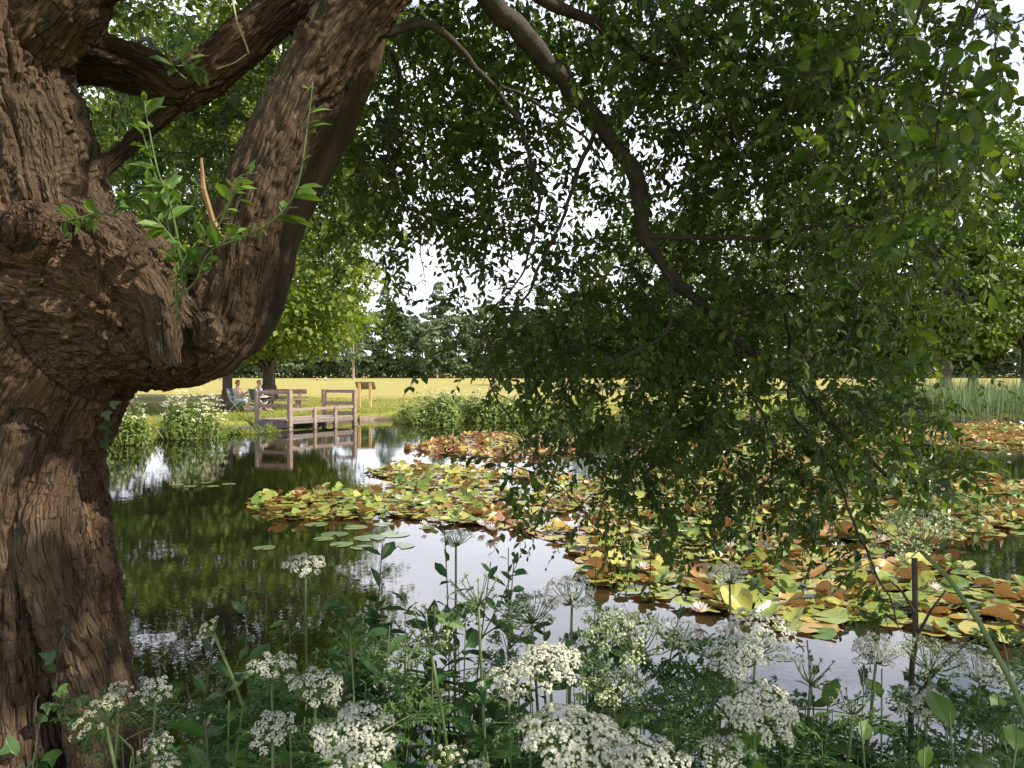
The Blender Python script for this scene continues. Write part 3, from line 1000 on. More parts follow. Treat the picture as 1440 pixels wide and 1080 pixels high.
# crown above the frame; thinner where the sun finds its way down to the trunk and limbs
n = 1050
tu = np.stack([RNG.uniform(-1.5, 8.5, n), RNG.uniform(-.4, 4.1, n), RNG.uniform(0, 1, n)], 1)
zl = np.maximum(2.0 + tu[:, 1] * .54, 3.6) + .15
tu[:, 2] = zl + tu[:, 2] * (7.6 - zl)
sdv = np.array(sd)
for hole in [(85, 215, 2.7, .50), (75, 300, 2.65, .45), (160, 330, 2.6, .40), (300, 360, 2.85, .30), (50, 60, 2.7, .40), (400, 120, 2.85, .30)]:
    hp = P(*hole[:3])
    al = (tu - hp) @ sdv
    tu = tu[~((np.linalg.norm(tu - hp - al[:, None] * sdv, axis=1) < hole[3]) & (al > 0))]
p_, d_, u_, s_, _, _ = grow(tu, np.vstack(nodes[-5:])[:, :3], gtw2, RNG, (.25, .5), .095, (9, 13), .4, 2, .004)
print('upper leaves', len(p_))
gu = Geo()
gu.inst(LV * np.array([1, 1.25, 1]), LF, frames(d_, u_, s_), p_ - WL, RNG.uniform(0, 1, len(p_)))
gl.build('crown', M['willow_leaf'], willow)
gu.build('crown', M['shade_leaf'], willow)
for gg in (gtw, gtw2):
    gg.V = [v - WL for v in gg.V]
    gg.build('twigs', M['twig'], willow)

trunkV = WOODV


def on_trunk(px, py):
    """front of the trunk seen at that pixel"""
    c = np.array([0, 0, CAMZ]); dv = nrm(P(px, py, 3.0) - c)
    r = trunkV - c
    al = r @ dv
    dist = np.linalg.norm(r - al[:, None] * dv, axis=1)
    k = dist < .03
    if not k.any():
        return P(px, py, 2.6)
    return c + dv * (al[k].min() - .012)


# leafy shoots out of the fork, and the broken splinter
SH = [
    [(255, 400, 2.62), (240, 330, 2.58), (222, 260, 2.55), (203, 195, 2.53), (196, 160, 2.52)],
    [(262, 395, 2.6), (240, 290, 2.56), (222, 240, 2.53), (207, 168, 2.52), (203, 142, 2.52)],
    [(160, 300, 2.6), (185, 275, 2.55), (215, 262, 2.52), (248, 262, 2.5)],
    [(250, 390, 2.6), (290, 350, 2.52), (320, 290, 2.5), (335, 250, 2.5), (362, 243, 2.5)],
    [(300, 350, 2.7), (370, 320, 2.62), (415, 270, 2.6), (432, 180, 2.6), (440, 115, 2.6)],
    [(245, 440, 2.6), (258, 400, 2.55), (250, 350, 2.5), (230, 320, 2.5), (212, 300, 2.5)],
    [(240, 430, 2.58), (275, 395, 2.5), (290, 360, 2.5), (330, 330, 2.5), (372, 318, 2.5)],
    [(165, 305, 2.55), (140, 300, 2.5), (115, 305, 2.48), (85, 312, 2.48)],
    [(250, 450, 2.6), (248, 400, 2.52), (262, 360, 2.5), (300, 315, 2.5), (338, 262, 2.5)],
    [(262, 112, 3.3), (245, 95, 3.25), (262, 85, 3.2), (300, 110, 3.2)],
]
for rows in SH:
    pth = crpath(np.array([[*P(*r), .004] for r in rows]), 6)
    pth[:, 3] = np.linspace(.0045, .0015, len(pth))
    ss = Geo(); ss.tube(pth[:, :3] - WL, pth[:, 3], 6)
    st_ = ss.build('shoot', M['stem'], willow, True)
    n = 18
    t = np.sort(RNG.uniform(.25, 1, n)) * (len(pth) - 1)
    i0 = np.minimum(t.astype(int), len(pth) - 2)
    pp = pth[i0, :3] + (t - i0)[:, None] * (pth[i0 + 1, :3] - pth[i0, :3])
    tn = nrm(pth[i0 + 1, :3] - pth[i0, :3])
    sd_ = rdir(RNG, n)
    sd_ = nrm(sd_ - tn * np.sum(sd_ * tn, 1)[:, None])
    gsf = Geo()
    gsf.inst(NV * np.array([1, 1.15, 1]), LF, frames(nrm(tn * .5 + sd_), nrm(np.array([0, -.2, 1]) + RNG.normal(size=(n, 3)) * .6), RNG.uniform(.045, .105, n) * np.linspace(1.2, .7, n)), pp - WL, RNG.uniform(0, 1, n))
    gsf.build('shoot_leaves', M['shoot_leaf'], st_)
ss = Geo()
ss.tube(np.array([P(318, 345, 2.86), P(298, 308, 2.80), P(286, 265, 2.74), P(283, 222, 2.73)]) - WL, [.012, .011, .009, .004], 5)
ss.build('broken_splinter', plainmat('raw_wood', (.26, .14, .07), (.38, .23, .12), 20, .8), willow)
# swirled stub of a cut branch on the trunk
pk = on_trunk(38, 326)
ax = nrm(np.array([-.1, -1, .12]))
ss = Geo()
ss.tube([pk - WL - ax * .06, pk - WL + ax * .01, pk - WL + ax * .028, pk - WL + ax * .034, pk - WL + ax * .022, pk - WL + ax * .012, pk - WL + ax * .018], [.115, .106, .096, .080, .060, .034, .004], 26, False)
kv = ss.V[0]
kv += np.outer(fbm(kv * 14, 3, 91) * .012, ax) + np.stack([fbm(kv * 9 + 5 * k, 2, 92) for k in range(3)], 1) * .008
ko = ss.build('cut_stub', M['bark'], willow, True)
at = ko.data.attributes.new('barkco', 'FLOAT_VECTOR', 'POINT')
at.data.foreach_set('vector', (kv * np.array([1.0, 1.0, 1.0]) + 9).astype(np.float32).ravel())
# torn dry bast hanging from the limbs
ss = Geo()
ss.tube(np.array([P(325, -10, 3.2), P(333, 30, 3.2), P(345, 60, 3.2), P(350, 75, 3.22)]) - WL, .004, 4)
ss.tube(np.array([P(305, 97, 3.3), P(330, 88, 3.25), P(347, 76, 3.22)]) - WL, .004, 4)
ss.build('dry_twig', plainmat('dry_twig', (.35, .28, .16), (.45, .37, .22), 20, .8), willow)

# ------------------------------------------------------------------ ivy on the trunk
IV = np.array([[0, 0, 0], [.1, .35, .02], [.35, .5, 0], [.45, .25, .03], [1, 0, -.05], [.45, -.25, .03], [.35, -.5, 0], [.1, -.35, .02], [.4, 0, 0]])
IF = [np.array([[8, 0, 7], [8, 7, 6], [8, 6, 5], [8, 5, 4], [8, 4, 3], [8, 3, 2], [8, 2, 1], [8, 1, 0]])]
def ivy(rows, leaves, label, size):
    base = on_trunk(*rows[0])
    o = thing('ivy_plant', base, label, 'ivy')
    pts = np.array([on_trunk(*r) for r in rows])
    gs = Geo(); gs.tube(crpath(np.c_[pts, np.full(len(pts), .003)], 5)[:, :3] - base, .003, 5); gs.build('stem', M['twig'], o)
    gi = Geo()
    pp = np.array([on_trunk(*r) for r in leaves])
    n = len(pp)
    gi.inst(IV, IF, frames(nrm(RNG.normal(size=(n, 3)) * .5 + np.array([0.2, -.3, -.6])), np.array([[.3, -1, .4]] * n) + RNG.normal(size=(n, 3)) * .2, RNG.uniform(.7, 1.3, n) * size), pp - base + np.array([0, -.012, 0]), RNG.uniform(0, 1, n))
    for k in range(n):
        g1_ = Geo(); g1_.add(gi.V[0].reshape(n, -1, 3)[k], IF, float(RNG.uniform(0, 1)))
        g1_.build('leaf', M['ivy'], o)


ivy([(50, 1075), (52, 1040), (50, 990), (56, 975)], [(30, 1040), (72, 1055), (40, 1075), (25, 1078), (58, 1072), (48, 1066), (76, 1052), (66, 1002)], 'small ivy climbing the foot of the willow trunk', .055)
ivy([(75, 985), (80, 950), (82, 915), (92, 890)], [(80, 925), (84, 968), (88, 962), (78, 930), (70, 985)], 'thin ivy stem with a few leaves higher on the trunk', .05)
# dark ivy spray hanging at the right edge of the trunk
base = P(138, 590, 2.95)
o = thing('ivy_plant', base, 'dark ivy spray hanging off the right edge of the trunk', 'ivy')
pts = np.array([P(140, 570, 2.9), P(148, 590, 2.9), P(146, 612, 2.9), P(150, 628, 2.9), P(160, 640, 2.9)])
gs = Geo(); gs.tube(pts - base, .004, 5); gs.build('stem', M['twig'], o)
pp = np.array([P(*r) for r in [(148, 578, 2.9), (152, 590, 2.9), (150, 606, 2.9), (146, 622, 2.9), (154, 570, 2.9), (142, 596, 2.9)]])
gi = Geo(); gi.inst(IV, IF, frames(nrm(RNG.normal(size=(6, 3)) * .4 + np.array([.3, -.1, -.6])), np.array([[.2, -1, .2]] * 6) + RNG.normal(size=(6, 3)) * .3, .045), pp - base, RNG.uniform(0, .6, 6))
for k in range(6):
    g1_ = Geo(); g1_.add(gi.V[0].reshape(6, -1, 3)[k], IF, .3); g1_.build('leaf', M['ivy'], o)

# ------------------------------------------------------------------ background trees
def lobes(rng, n, R0, zc, hz, flat=.55, inner=.45):
    """lobe centres through an ellipsoid crown"""
    d = rdir(rng, n)
    rad = rng.uniform(inner, 1.0, n) ** .6
    c = d * rad[:, None] * np.array([R0, R0, 1.0])
    c[:, 2] = np.where(c[:, 2] > 0, c[:, 2] * hz * 1.36, -np.abs(c[:, 2]) ** .5 * hz * .64) + zc - .36 * hz
    return c


def make_tree(name, loc, label, cat, group, rng, h, base, R0, trunk_r, leaf, nlobe, per, mat, lobe_r=.24, lean=(0, 0), trunk_mat='bgbark', squash=1.0, skirt=0.0):
    o = thing(name, loc, label, cat, group)
    gt_ = Geo()
    zc = (h + base) / 2
    hz = (h - base) / 2
    top = np.array([lean[0], lean[1], base + .75 * (h - base)])
    sk = np.array([[0, 0, -.2], [0, 0, .15], [0, 0, .9], [lean[0] * .2, lean[1] * .2, base * .7 + .6], [lean[0] * .6, lean[1] * .6, zc], [*top]])
    path = crpath(np.c_[sk, [trunk_r * 1.9, trunk_r * 1.45, trunk_r * 1.08, trunk_r * .95, trunk_r * .6, trunk_r * .15]], 5)
    gt_.tube(path[:, :3], path[:, 3], 12)
    gt_.build('trunk', M[trunk_mat], o, True)
    c = lobes(rng, nlobe, R0 * .86, zc, hz * .88)
    # make the crown irregular: push lobes by low-frequency noise
    wn = vnoise(c * (2.2 / R0) + rng.uniform(0, 50), 5)
    c[:, :2] *= (1 + .22 * wn)[:, None]
    low = c[:, 2] < base + .25 * (h - base)
    c[low, :2] *= .9
    if skirt:
        c[:, 2] -= skirt * (np.linalg.norm(c[:, :2], axis=1) / R0) ** 2
    gb_ = Geo()
    for k in range(0, nlobe, 4):
        zb = min(max(base * .8, c[k, 2] * .6), zc + .5 * hz)
        a = np.array([lean[0] * .4, lean[1] * .4, zb])
        mid = (a + c[k]) / 2 + np.array([0, 0, .12 * R0])
        s = np.linspace(0, 1, 6)[:, None]
        gb_.tube((1 - s) ** 2 * a + 2 * s * (1 - s) * mid + s * s * c[k], np.linspace(trunk_r * .3, trunk_r * .05, 6), 5, False)
    gb_.build('limbs', M[trunk_mat], o, True) if leaf < .6 else None
    gl_ = Geo()
    lr = R0 * lobe_r * rng.uniform(.6, 1.35, nlobe)
    idx = np.repeat(np.arange(nlobe), per)
    n_ = len(idx)
    d = rdir(rng, n_)
    d[:, 2] = np.where(d[:, 2] < -.2, -d[:, 2] * .7, d[:, 2])
    d = nrm(d)
    rr = lr[idx] * rng.uniform(.55, 1.08, n_)
    pos = c[idx] + d * rr[:, None] * np.array([1.15, 1.15, .62 * squash])
    nor = nrm(d * (1.0 if leaf > .6 else .85) + np.array([0, 0, .30 if leaf > .6 else .45]) + rng.normal(size=(n_, 3)) * .45)
    dr = rdir(rng, n_)
    dr = nrm(dr - nor * np.sum(dr * nor, 1)[:, None] + np.array([0, 0, -.25]))
    gl_.inst(KV, KF, frames(dr, nor, leaf * rng.uniform(.6, 1.35, n_)), pos, np.clip(rng.normal(.5, .25, n_), 0, 1))
    gl_.build('crown', M[mat], o)
    return o


r1 = np.random.default_rng(3)
lt = PG(320, 576.5, .36)
make_tree('lime_tree', (lt[0], lt[1], gz(lt[0], lt[1])), 'broad lime tree behind the two seated people, its trunk flaring at the foot', 'tree', None, r1, 20, .9, 7.8, .225, .28, 430, 105, 'lime_leaf', .19, skirt=.3)
lt2 = (-15.4, 49.0)
make_tree('lime_tree', (*lt2, gz(*lt2)), 'yellow green lime tree standing behind the wooden bench', 'tree', None, r1, 23, .9, 8.6, .42, .32, 340, 105, 'lime_leaf', .18, skirt=.2)
lt3 = (-24.0, 38.0)
make_tree('lime_tree', (*lt3, gz(*lt3)), 'lime tree mostly hidden behind the willow trunk', 'tree', None, r1, 18, 1.0, 7.5, .4, .32, 170, 90, 'lime_leaf', .22, skirt=.3)

# trees on the right beyond the reeds
r2 = np.random.default_rng(5)
for (px, d, h, b, R0, tr, lab) in [
    (1330, 62, 21, 1.5, 6.4, .42, 'large dark oak with low boughs beyond the reeds'),
    (1368, 70, 13, 1.6, 4.0, .40, 'smaller round tree with boughs almost to the grass between two oaks'),
    (1445, 64, 24, 2.6, 7.4, .48, 'tall oak at the right edge, its bare trunk dark against straw grass'),
    (1250, 68, 22, 1.2, 7.0, .5, 'tall oak half hidden behind the hanging willow leaves'),
    (1600, 66, 23, 3, 8, .5, 'oak just past the right edge of the view'),
    (1140, 74, 24, 2.4, 8.5, .45, 'leafy oak seen only through gaps in the willow'),
    (1010, 86, 25, 2.4, 9.5, .45, 'distant leafy tree behind the densest willow leaves'),
    (900, 104, 25, 2.4, 10, .45, 'distant leafy tree left of the oaks on the far field'),
]:
    q_ = P(px, 540, d)
    make_tree('oak_tree', (q_[0], d, gz(q_[0], d)), lab, 'tree', None, r2, h, b, R0, tr, .42, 220, 85, 'park_leaf', .20, skirt=.3)

# far wood along the edge of the field
r3 = np.random.default_rng(11)
WLAB = [('wood_a', 19, 6.5, 'dark rounded tree in the far wood along the field edge'),
        ('wood_b', 18, 6.0, 'pale grey green tree in the far wood along the field edge'),
        ('wood_a', 22, 6.0, 'tall dark tree rising above the far wood'),
        ('wood_b', 14, 5.2, 'low pale tree in front of the far wood'),
        ('wood_a', 16, 6.8, 'broad dark green tree at the foot of the far wood')]
protos = []
for (mt, h, R0, lab) in WLAB:
    protos.append(make_tree('woodland_tree', (0, 0, 0), lab, 'tree', 'trees of the far wood', r3, h * 1.55, -.8, R0, .35, 1.0, 100, 60, mt, .26, squash=1.1))
used_ = [False] * len(protos)


def put_wood(k, x, y, s, rz):
    o = protos[k] if not used_[k] else copy_tree(protos[k])
    used_[k] = True
    o.location = (x, y, gz(x, y))
    o.scale = (s, s, s * r3.uniform(.92, 1.1))
    o.rotation_euler[2] = rz


x = -175.0
while x < 215:
    k = int(r3.choice([0, 1, 3, 4], p=[.3, .32, .18, .2]))
    put_wood(k, x, 262 + r3.uniform(-7, 9), r3.uniform(.82, 1.12), r3.uniform(0, 6.28))
    x += r3.uniform(5.5, 8.5)
x = -180.0
while x < 220:
    put_wood(int(r3.choice([0, 1, 2, 4])), x, 284 + r3.uniform(-6, 8), r3.uniform(.85, 1.12), r3.uniform(0, 6.28))
    x += r3.uniform(7.5, 11)
n = 15000
ux, uy = r3.uniform(-190, 225, n), r3.uniform(266, 280, n)
uz = ground_z(ux, uy) + r3.uniform(0, 1, n) ** 1.2 * (3.2 + 1.6 * vnoise(np.stack([ux * .12, uy * .1, ux * 0], 1), 66))
gw = Geo()
un = nrm(np.array([0, -.8, .5]) + r3.normal(size=(n, 3)) * .5)
gw.inst(KV, KF, frames(np.cross(un, rdir(r3, n)), un, r3.uniform(.6, 1.3, n)), np.stack([ux, uy, uz], 1), r3.uniform(0, 1, n))
tag(gw.build('wood_undergrowth', M['wood_a']), 'dark undergrowth filling the foot of the far wood', 'undergrowth', kind='stuff')
# a slim pale-stemmed tree in front of the wood
q_ = PG(497, 534, .35)
o = make_tree('slender_tree', (q_[0], q_[1], .35), 'slim tree with a pale bare stem in front of the far wood', 'tree', None, r3, 13.5, 4.5, 3.6, .34, .7, 30, 40, 'wood_b', .3, trunk_mat='edging')

# ------------------------------------------------------------------ bushes on the banks
FLV = np.array([[0, 0, 0.02]] + [[math.cos(a) * r, math.sin(a) * r, 0] for a, r in [(i * math.pi / 5, 1.0 if i % 2 == 0 else .55) for i in range(10)]])
FLF = [np.array([[0, 1 + i, 1 + (i + 1) % 10] for i in range(10)])]
r4 = np.random.default_rng(21)


def bush(px, py, wpx, hpx, label, mat='bush_leaf', flowers=120, yellow=0, nleaf=2600, leaf=.11, d=None, depth_k=.8, grasses=120, zoff=0.0):
    """mound of leafy stems; px,py is the foot centre on the bank"""
    b = PG(px, py, .22) if d is None else np.array([P(px, py, d)[0], d, 0.0])
    b[2] = max(gz(b[0], b[1]), .02) + zoff
    sc = b[1] / F
    w, h = wpx * sc / 2, hpx * sc * 1.32
    o = thing('flowering_bush' if flowers else 'leafy_bush', b, label, 'bush')
    # clumped mound: several sub-mounds
    nm = 9
    ma = r4.uniform(0, 6.28, nm)
    mr_ = np.sqrt(r4.uniform(0, 1, nm)) * .75
    mc = np.stack([np.cos(ma) * mr_ * w, np.sin(ma) * mr_ * w * depth_k, np.zeros(nm)], 1)
    mh = h * r4.uniform(.7, 1.0, nm) * (1 - .3 * mr_)
    mw = w * r4.uniform(.35, .55, nm)
    gs = Geo()
    for k in range(nm):
        for j in range(5):
            tp = mc[k] + np.array([r4.normal() * mw[k] * .5, r4.normal() * mw[k] * .4, mh[k] * r4.uniform(.75, 1.0)])
            gs.tube([mc[k] * .7 + [0, 0, -.05], mc[k] * .9 + (tp - mc[k]) * .5 + [0, 0, .05], tp], [.012, .009, .004], 4, False)
    gs.build('stems', M['stem'], o)
    k = r4.integers(0, nm, nleaf)
    dd = rdir(r4, nleaf)
    dd[:, 2] = np.abs(dd[:, 2])
    rr = r4.uniform(.5, 1.05, nleaf) ** .5
    pos = mc[k] + dd * rr[:, None] * np.stack([mw[k], mw[k] * .9, mh[k]], 1)
    pos[:, 2] *= r4.uniform(.55, 1.0, nleaf)
    nor = nrm(dd + np.array([0, 0, .5]) + r4.normal(size=(nleaf, 3)) * .5)
    dr = rdir(r4, nleaf) + np.array([0, 0, .3])
    dr = nrm(dr - nor * np.sum(dr * nor, 1)[:, None])
    gl_ = Geo()
    gl_.inst(LV[:, :] - np.array([.5, 0, 0]), LF, frames(dr, nor, leaf * r4.uniform(.6, 1.4, nleaf)), pos, np.clip(r4.normal(.5, .28, nleaf), 0, 1))
    gl_.build('foliage', M[mat], o)
    if grasses:
        gg = Geo()
        th = r4.uniform(0, 6.28, grasses)
        pp = np.stack([np.cos(th) * w * 1.02, np.sin(th) * w * depth_k, np.full(grasses, .0)], 1) * r4.uniform(.8, 1.1, (grasses, 1))
        dv = nrm(np.stack([np.cos(th) * .5, np.sin(th) * .5, r4.uniform(.5, 1.4, grasses)], 1))
        fr = frames(dv, np.stack([-np.sin(th), np.cos(th), th * 0], 1) + r4.normal(size=(grasses, 3)) * .3, h * r4.uniform(.15, .38, grasses), .05)
        gg.inst(BV, BF, fr, pp, r4.uniform(0, 1, grasses))
        gg.build('grass_fringe', M['grass'], o)
    for nf, mt, nm_, s0 in ((flowers, 'floret_cream', 'flower_heads', .052), (yellow, 'yellow', 'yellow_flowers', .10)):
        if not nf:
            continue
        k = r4.integers(0, nm, nf)
        dd = rdir(r4, nf)
        dd[:, 2] = np.abs(dd[:, 2]) + (.35 if mt != 'yellow' else 0)
        dd = nrm(dd)
        pos = mc[k] + dd * 1.06 * np.stack([mw[k], mw[k] * .9, mh[k]], 1)
        gf = Geo()
        n8 = 8 if mt != 'yellow' else 1
        pp = np.repeat(pos, n8, 0) + r4.normal(size=(nf * n8, 3)) * (.05 if n8 > 1 else 0) * np.array([1, 1, .35])
        nn = nrm(np.repeat(dd, n8, 0) * .5 + np.array([0, -.3, .8]) + r4.normal(size=(nf * n8, 3)) * .3)
        dr = np.cross(nn, rdir(r4, nf * n8))
        gf.inst(FLV, FLF, frames(dr, nn, s0 * r4.uniform(.5, 1.1, nf * n8) * (.6 if n8 > 1 else 1)), pp, r4.uniform(0, 1, nf * n8))
        gf.build(nm_, M[mt], o)
    return o


bush(262, 606, 92, 62, 'mound of white umbel flowers on the left bank, right of the two', flowers=190, yellow=5, nleaf=3200, leaf=.10)
bush(178, 614, 64, 60, 'greener white flowering mound next to the willow trunk, left of the two', flowers=90, yellow=3, nleaf=2600, leaf=.10)
bush(165, 612, 40, 34, 'yellow green tuft of sedge beside the willow trunk', mat='bush_leaf2', flowers=0, yellow=3, nleaf=700, leaf=.10, grasses=260)
bush(605, 588, 86, 48, 'dense leafy green bush with pale flowers at the left end of the far bank', flowers=60, nleaf=3200, leaf=.13)
bush(655, 584, 74, 42, 'tall white flowering clump behind the middle of the far bank', flowers=90, yellow=0, nleaf=2400, leaf=.13)
bush(697, 586, 66, 40, 'flowering green clump with yellow blooms on the far bank', flowers=60, yellow=9, nleaf=2400, leaf=.13)
bush(745, 585, 74, 36, 'low rounded green shrub at the water edge of the far bank', flowers=40, nleaf=2800, leaf=.12)
bush(576, 586, 40, 26, 'small grassy tuft at the left corner of the far bank', mat='bush_leaf', flowers=14, nleaf=500, leaf=.11, grasses=420)
bush(812, 585, 50, 30, 'bright green weedy clump at the right end of the far bank', flowers=16, nleaf=1500, leaf=.13)
bush(905, 584, 70, 26, 'low weedy clump under the hanging willow at the far bank', flowers=20, nleaf=1500, leaf=.13)
bush(330, 601, 26, 12, 'small green weed growing by the end of the timber edging', flowers=0, nleaf=260, leaf=.10, grasses=120)
bush(368, 600, 46, 15, 'grass tuft spilling over the bank at the jetty corner', mat='bush_leaf2', flowers=0, nleaf=120, leaf=.09, grasses=520)
bush(1000, 584, 90, 34, 'green weedy clump on the far shore left of the reeds', flowers=20, nleaf=1500, leaf=.13)
bush(1120, 583, 110, 38, 'tall weeds on the far shore just left of the reeds', flowers=10, nleaf=1700, leaf=.13)

# ------------------------------------------------------------------ grass along the shore, reeds
def blades(name, label, cat, pts, hlo, hhi, wid, mat, rng, lean=.35):
    n = len(pts)
    th = rng.uniform(0, 6.28, n)
    hh = rng.uniform(hlo, hhi, n)
    l = rng.uniform(.05, lean, n)
    dv = nrm(np.stack([np.cos(th) * l, np.sin(th) * l, np.ones(n)], 1))
    fr = frames(dv, np.stack([-np.sin(th), np.cos(th), th * 0], 1) + rng.normal(size=(n, 3)) * .5, 1.0, 1.0)
    fr[:, :, 0] *= hh[:, None]
    fr[:, :, 1] *= wid
    tV = BV.copy()
    tV[2:4, 2] += .05
    tV[4] = [.97, 0, .2]
    g_ = Geo()
    g_.inst(tV, BF, fr, pts, rng.uniform(0, 1, n))
    return tag(g_.build(name, M[mat]), label, cat, kind='stuff')


r5 = np.random.default_rng(31)
sp = []
for i in range(0, 17):
    a, b = SHORE[i], SHORE[i + 1]
    L_ = np.linalg.norm(b - a)
    n = int(L_ * 110)
    t = r5.uniform(0, 1, n)[:, None]
    nn = np.array([-(b - a)[1], (b - a)[0]]) / L_
    sp.append(a + t * (b - a) + nn * (np.abs(r5.normal(size=(n, 1))) * .45 - .02))
sp = np.vstack(sp)
sp = np.c_[sp, ground_z(sp[:, 0], sp[:, 1])]
sp = sp[sp[:, 2] > .08]
blades('shore_grass', 'rough grass along the far edge of the pond', 'grass', sp, .06, .30, .014, 'grass', r5)
n = 26000
lx, ly = r5.uniform(-16, 4, n), 24 + 28 * r5.uniform(0, 1, n) ** 1.5
lz = ground_z(lx, ly)
k = (lz > .28)
blades('lawn_grass', 'short grass of the lawn behind the jetty', 'grass', np.stack([lx, ly, lz - .01], 1)[k], .03, .09, .03, 'grass', r5, .8)
n = 9000
rx_, ry_ = r5.uniform(15.5, 34, n), r5.uniform(31.0, 37, n)
k = (ry_ > np.interp(rx_, [14, 19, 26, 34], [33.4, 32.0, 31.7, 27.5])) & (vnoise(np.stack([rx_ * .7, ry_ * .7, rx_ * 0], 1), 8) > -.75)
rp_ = np.stack([rx_, ry_, np.maximum(ground_z(rx_, ry_), -.05)], 1)[k]
blades('reed_bed', 'bed of tall pale green reeds along the far right shore', 'reeds', rp_, .85, 1.75, .030, 'reed', r5, .30)

# ------------------------------------------------------------------ timber edging on the left bank
ed = [PG(150, 624), PG(186, 619.5), PG(226, 614.5), PG(268, 609), PG(303, 605.0)]
EL = ['timber edging board by the willow trunk at the left end of the bank', 'long weathered edging board left of the white flowers', 'edging board half hidden by grass under the white flowers', 'short edging board with a square end, nearest the jetty']
for i in range(4):
    a, b = ed[i], ed[i + 1]
    a = a + nrm(b - a) * .02 - np.array([0, .22, 0])
    b = b - np.array([0, .22, 0])
    g_ = Geo()
    dz = r5.uniform(-.02, .03)
    g_.beam(np.array([a[0], a[1], .10 + dz]) - a, np.array([b[0], b[1], .10 + dz]) - a, .09, .27, .5, .012)
    o = g_.build('edging_board', M['edging'])
    o.location = a
    tag(o, EL[i], 'edging board', 'timber edging boards of the left bank')
    if i in (1, 3):
        for tt in (.15, .85):
            pg = Geo(); c_ = (b - a) * tt
            pg.box((c_[0] + .02, c_[1] - .08, .02), (.06, .06, .42), .3, bevel=.006)
            pg.build('peg', M['edging'], o)
for (pa, pb, lab) in [((505, 591.5), (546, 589.5), 'low muddy timber edge right of the jetty'), ((640, 588.5), (775, 587.0), 'long low timber edge along the foot of the far bank')]:
    a, b = PG(*pa), PG(*pb)
    g_ = Geo(); g_.beam(np.array([0, 0, .08]), np.array([*(b - a)[:2], .08]), .09, .2, .5, .012)
    o = g_.build('edging_board', M['edging']); o.location = a
    tag(o, lab, 'edging board')

# ------------------------------------------------------------------ jetty
JA, JB, JC = np.array([-7.9, 27.5]), np.array([-9.2, 27.95]), np.array([-6.15, 30.2])
JD = JB + JC - JA
J0 = np.array([*JA, 0.0])
jet = thing('jetty', J0, 'small brown timber viewing jetty with railings on the left shore', 'jetty')
j3 = lambda p, z: np.array([p[0] - JA[0], p[1] - JA[1], z])
jrot = math.atan2((JC - JA)[1], (JC - JA)[0])
for (p, zt) in ((JA, 1.39), (JB, 1.38), (JC, 1.36), (JD, 1.37)):
    g_ = Geo(); g_.box(j3(p, (zt - .7) / 2), (.15, .15, zt + .7), jrot, bevel=.012)
    pst = g_.build('post', M['jetty'], jet)
for t in (.36, .68):
    p = JA + (JC - JA) * t
    g_ = Geo(); g_.box(j3(p, .02), (.13, .13, 1.46), jrot, bevel=.012); g_.build('post', M['jetty'], jet)
    g_ = Geo(); g_.box(j3(p, .10), (.17, .17, .05), jrot, bevel=.01); g_.build('post_collar', M['fascia'], jet)
g_ = Geo(); g_.box(j3(JA, .10), (.19, .19, .05), jrot, bevel=.01); g_.build('post_collar', M['fascia'], jet)
g_ = Geo(); g_.box(j3(JC, .10), (.19, .19, .05), jrot, bevel=.01); g_.build('post_collar', M['fascia'], jet)
e1 = (JC - JA) / np.linalg.norm(JC - JA)
e2 = (JB - JA) / np.linalg.norm(JB - JA)


def rail(a, b, z, w, h, name='rail', ia=.07, ib=.07, off=0):
    u = (b - a) / np.linalg.norm(b - a)
    g_ = Geo()
    nn = np.array([-u[1], u[0]]) * off
    g_.beam(j3(a + u * ia + nn, z), j3(b - u * ib + nn, z), w, h, .5, .008)
    return g_.build(name, M['jetty'], jet)


rail(JA, JB, 1.31, .11, .12)
rail(JA, JB, .83, .06, .12)
rail(JC, JD, 1.30, .11, .12)
rail(JC, JD, .83, .06, .12)
for t0, t1 in ((0, .36), (.36, .68), (.68, 1)):
    rail(JA + (JC - JA) * t0, JA + (JC - JA) * t1, .70, .055, .11)
rail(JC, JD, .44, .05, .14, 'kick_board')
g_ = Geo()
L_ = np.linalg.norm(JC - JA)
wd_ = np.linalg.norm(JB - JA)
nb = 22
for k in range(nb):
    c = JA + e1 * (L_ * (k + .5) / nb) + e2 * (wd_ / 2 + .05)
    g_.box(j3(c, .335), (L_ / nb - .012, wd_ + .12, .035), jrot + (0 if True else 0), bevel=.004)
# shear: boards lie across the deck
g_.build('deck', M['deck'], jet)
for k, (a, b) in enumerate(((JA, JB), (JA, JC), (JC, JD), (JB, JD))):
    u = (b - a) / np.linalg.norm(b - a)
    g_ = Geo()
    zc_, hh = (.18, .26) if k == 0 else (.25, .13)
    g_.beam(j3(a + u * .085, zc_), j3(b - u * .085, zc_), .05, hh, .5, .006)
    g_.build('fascia', M['fascia'], jet)

# ------------------------------------------------------------------ bench
BC = PG(400, 576, .36)
BZ = gz(BC[0], BC[1])
bench = thing('park_bench', (BC[0], BC[1], BZ), 'rustic brown wooden bench on block legs behind the jetty', 'bench')
g_ = Geo(); g_.box((0, -.02, .43), (2.1, .42, .07), 0, bevel=.01); g_.build('seat', M['jetty'], bench)
g_ = Geo(); g_.box((-.02, .27, .80), (1.95, .06, .22), 0, [[1, 0, 0], [0, .98, -.17], [0, .17, .98]], bevel=.01); g_.build('backrest', M['jetty'], bench)
for sx in (-.62, .62):
    g_ = Geo(); g_.box((sx, 0, .195), (.17, .36, .39), 0, bevel=.012); g_.build('leg', M['jetty'], bench)
    g_ = Geo(); g_.beam((sx, .20, .0), (sx, .30, .68), .12, .09); g_.build('back_support', M['jetty'], bench)

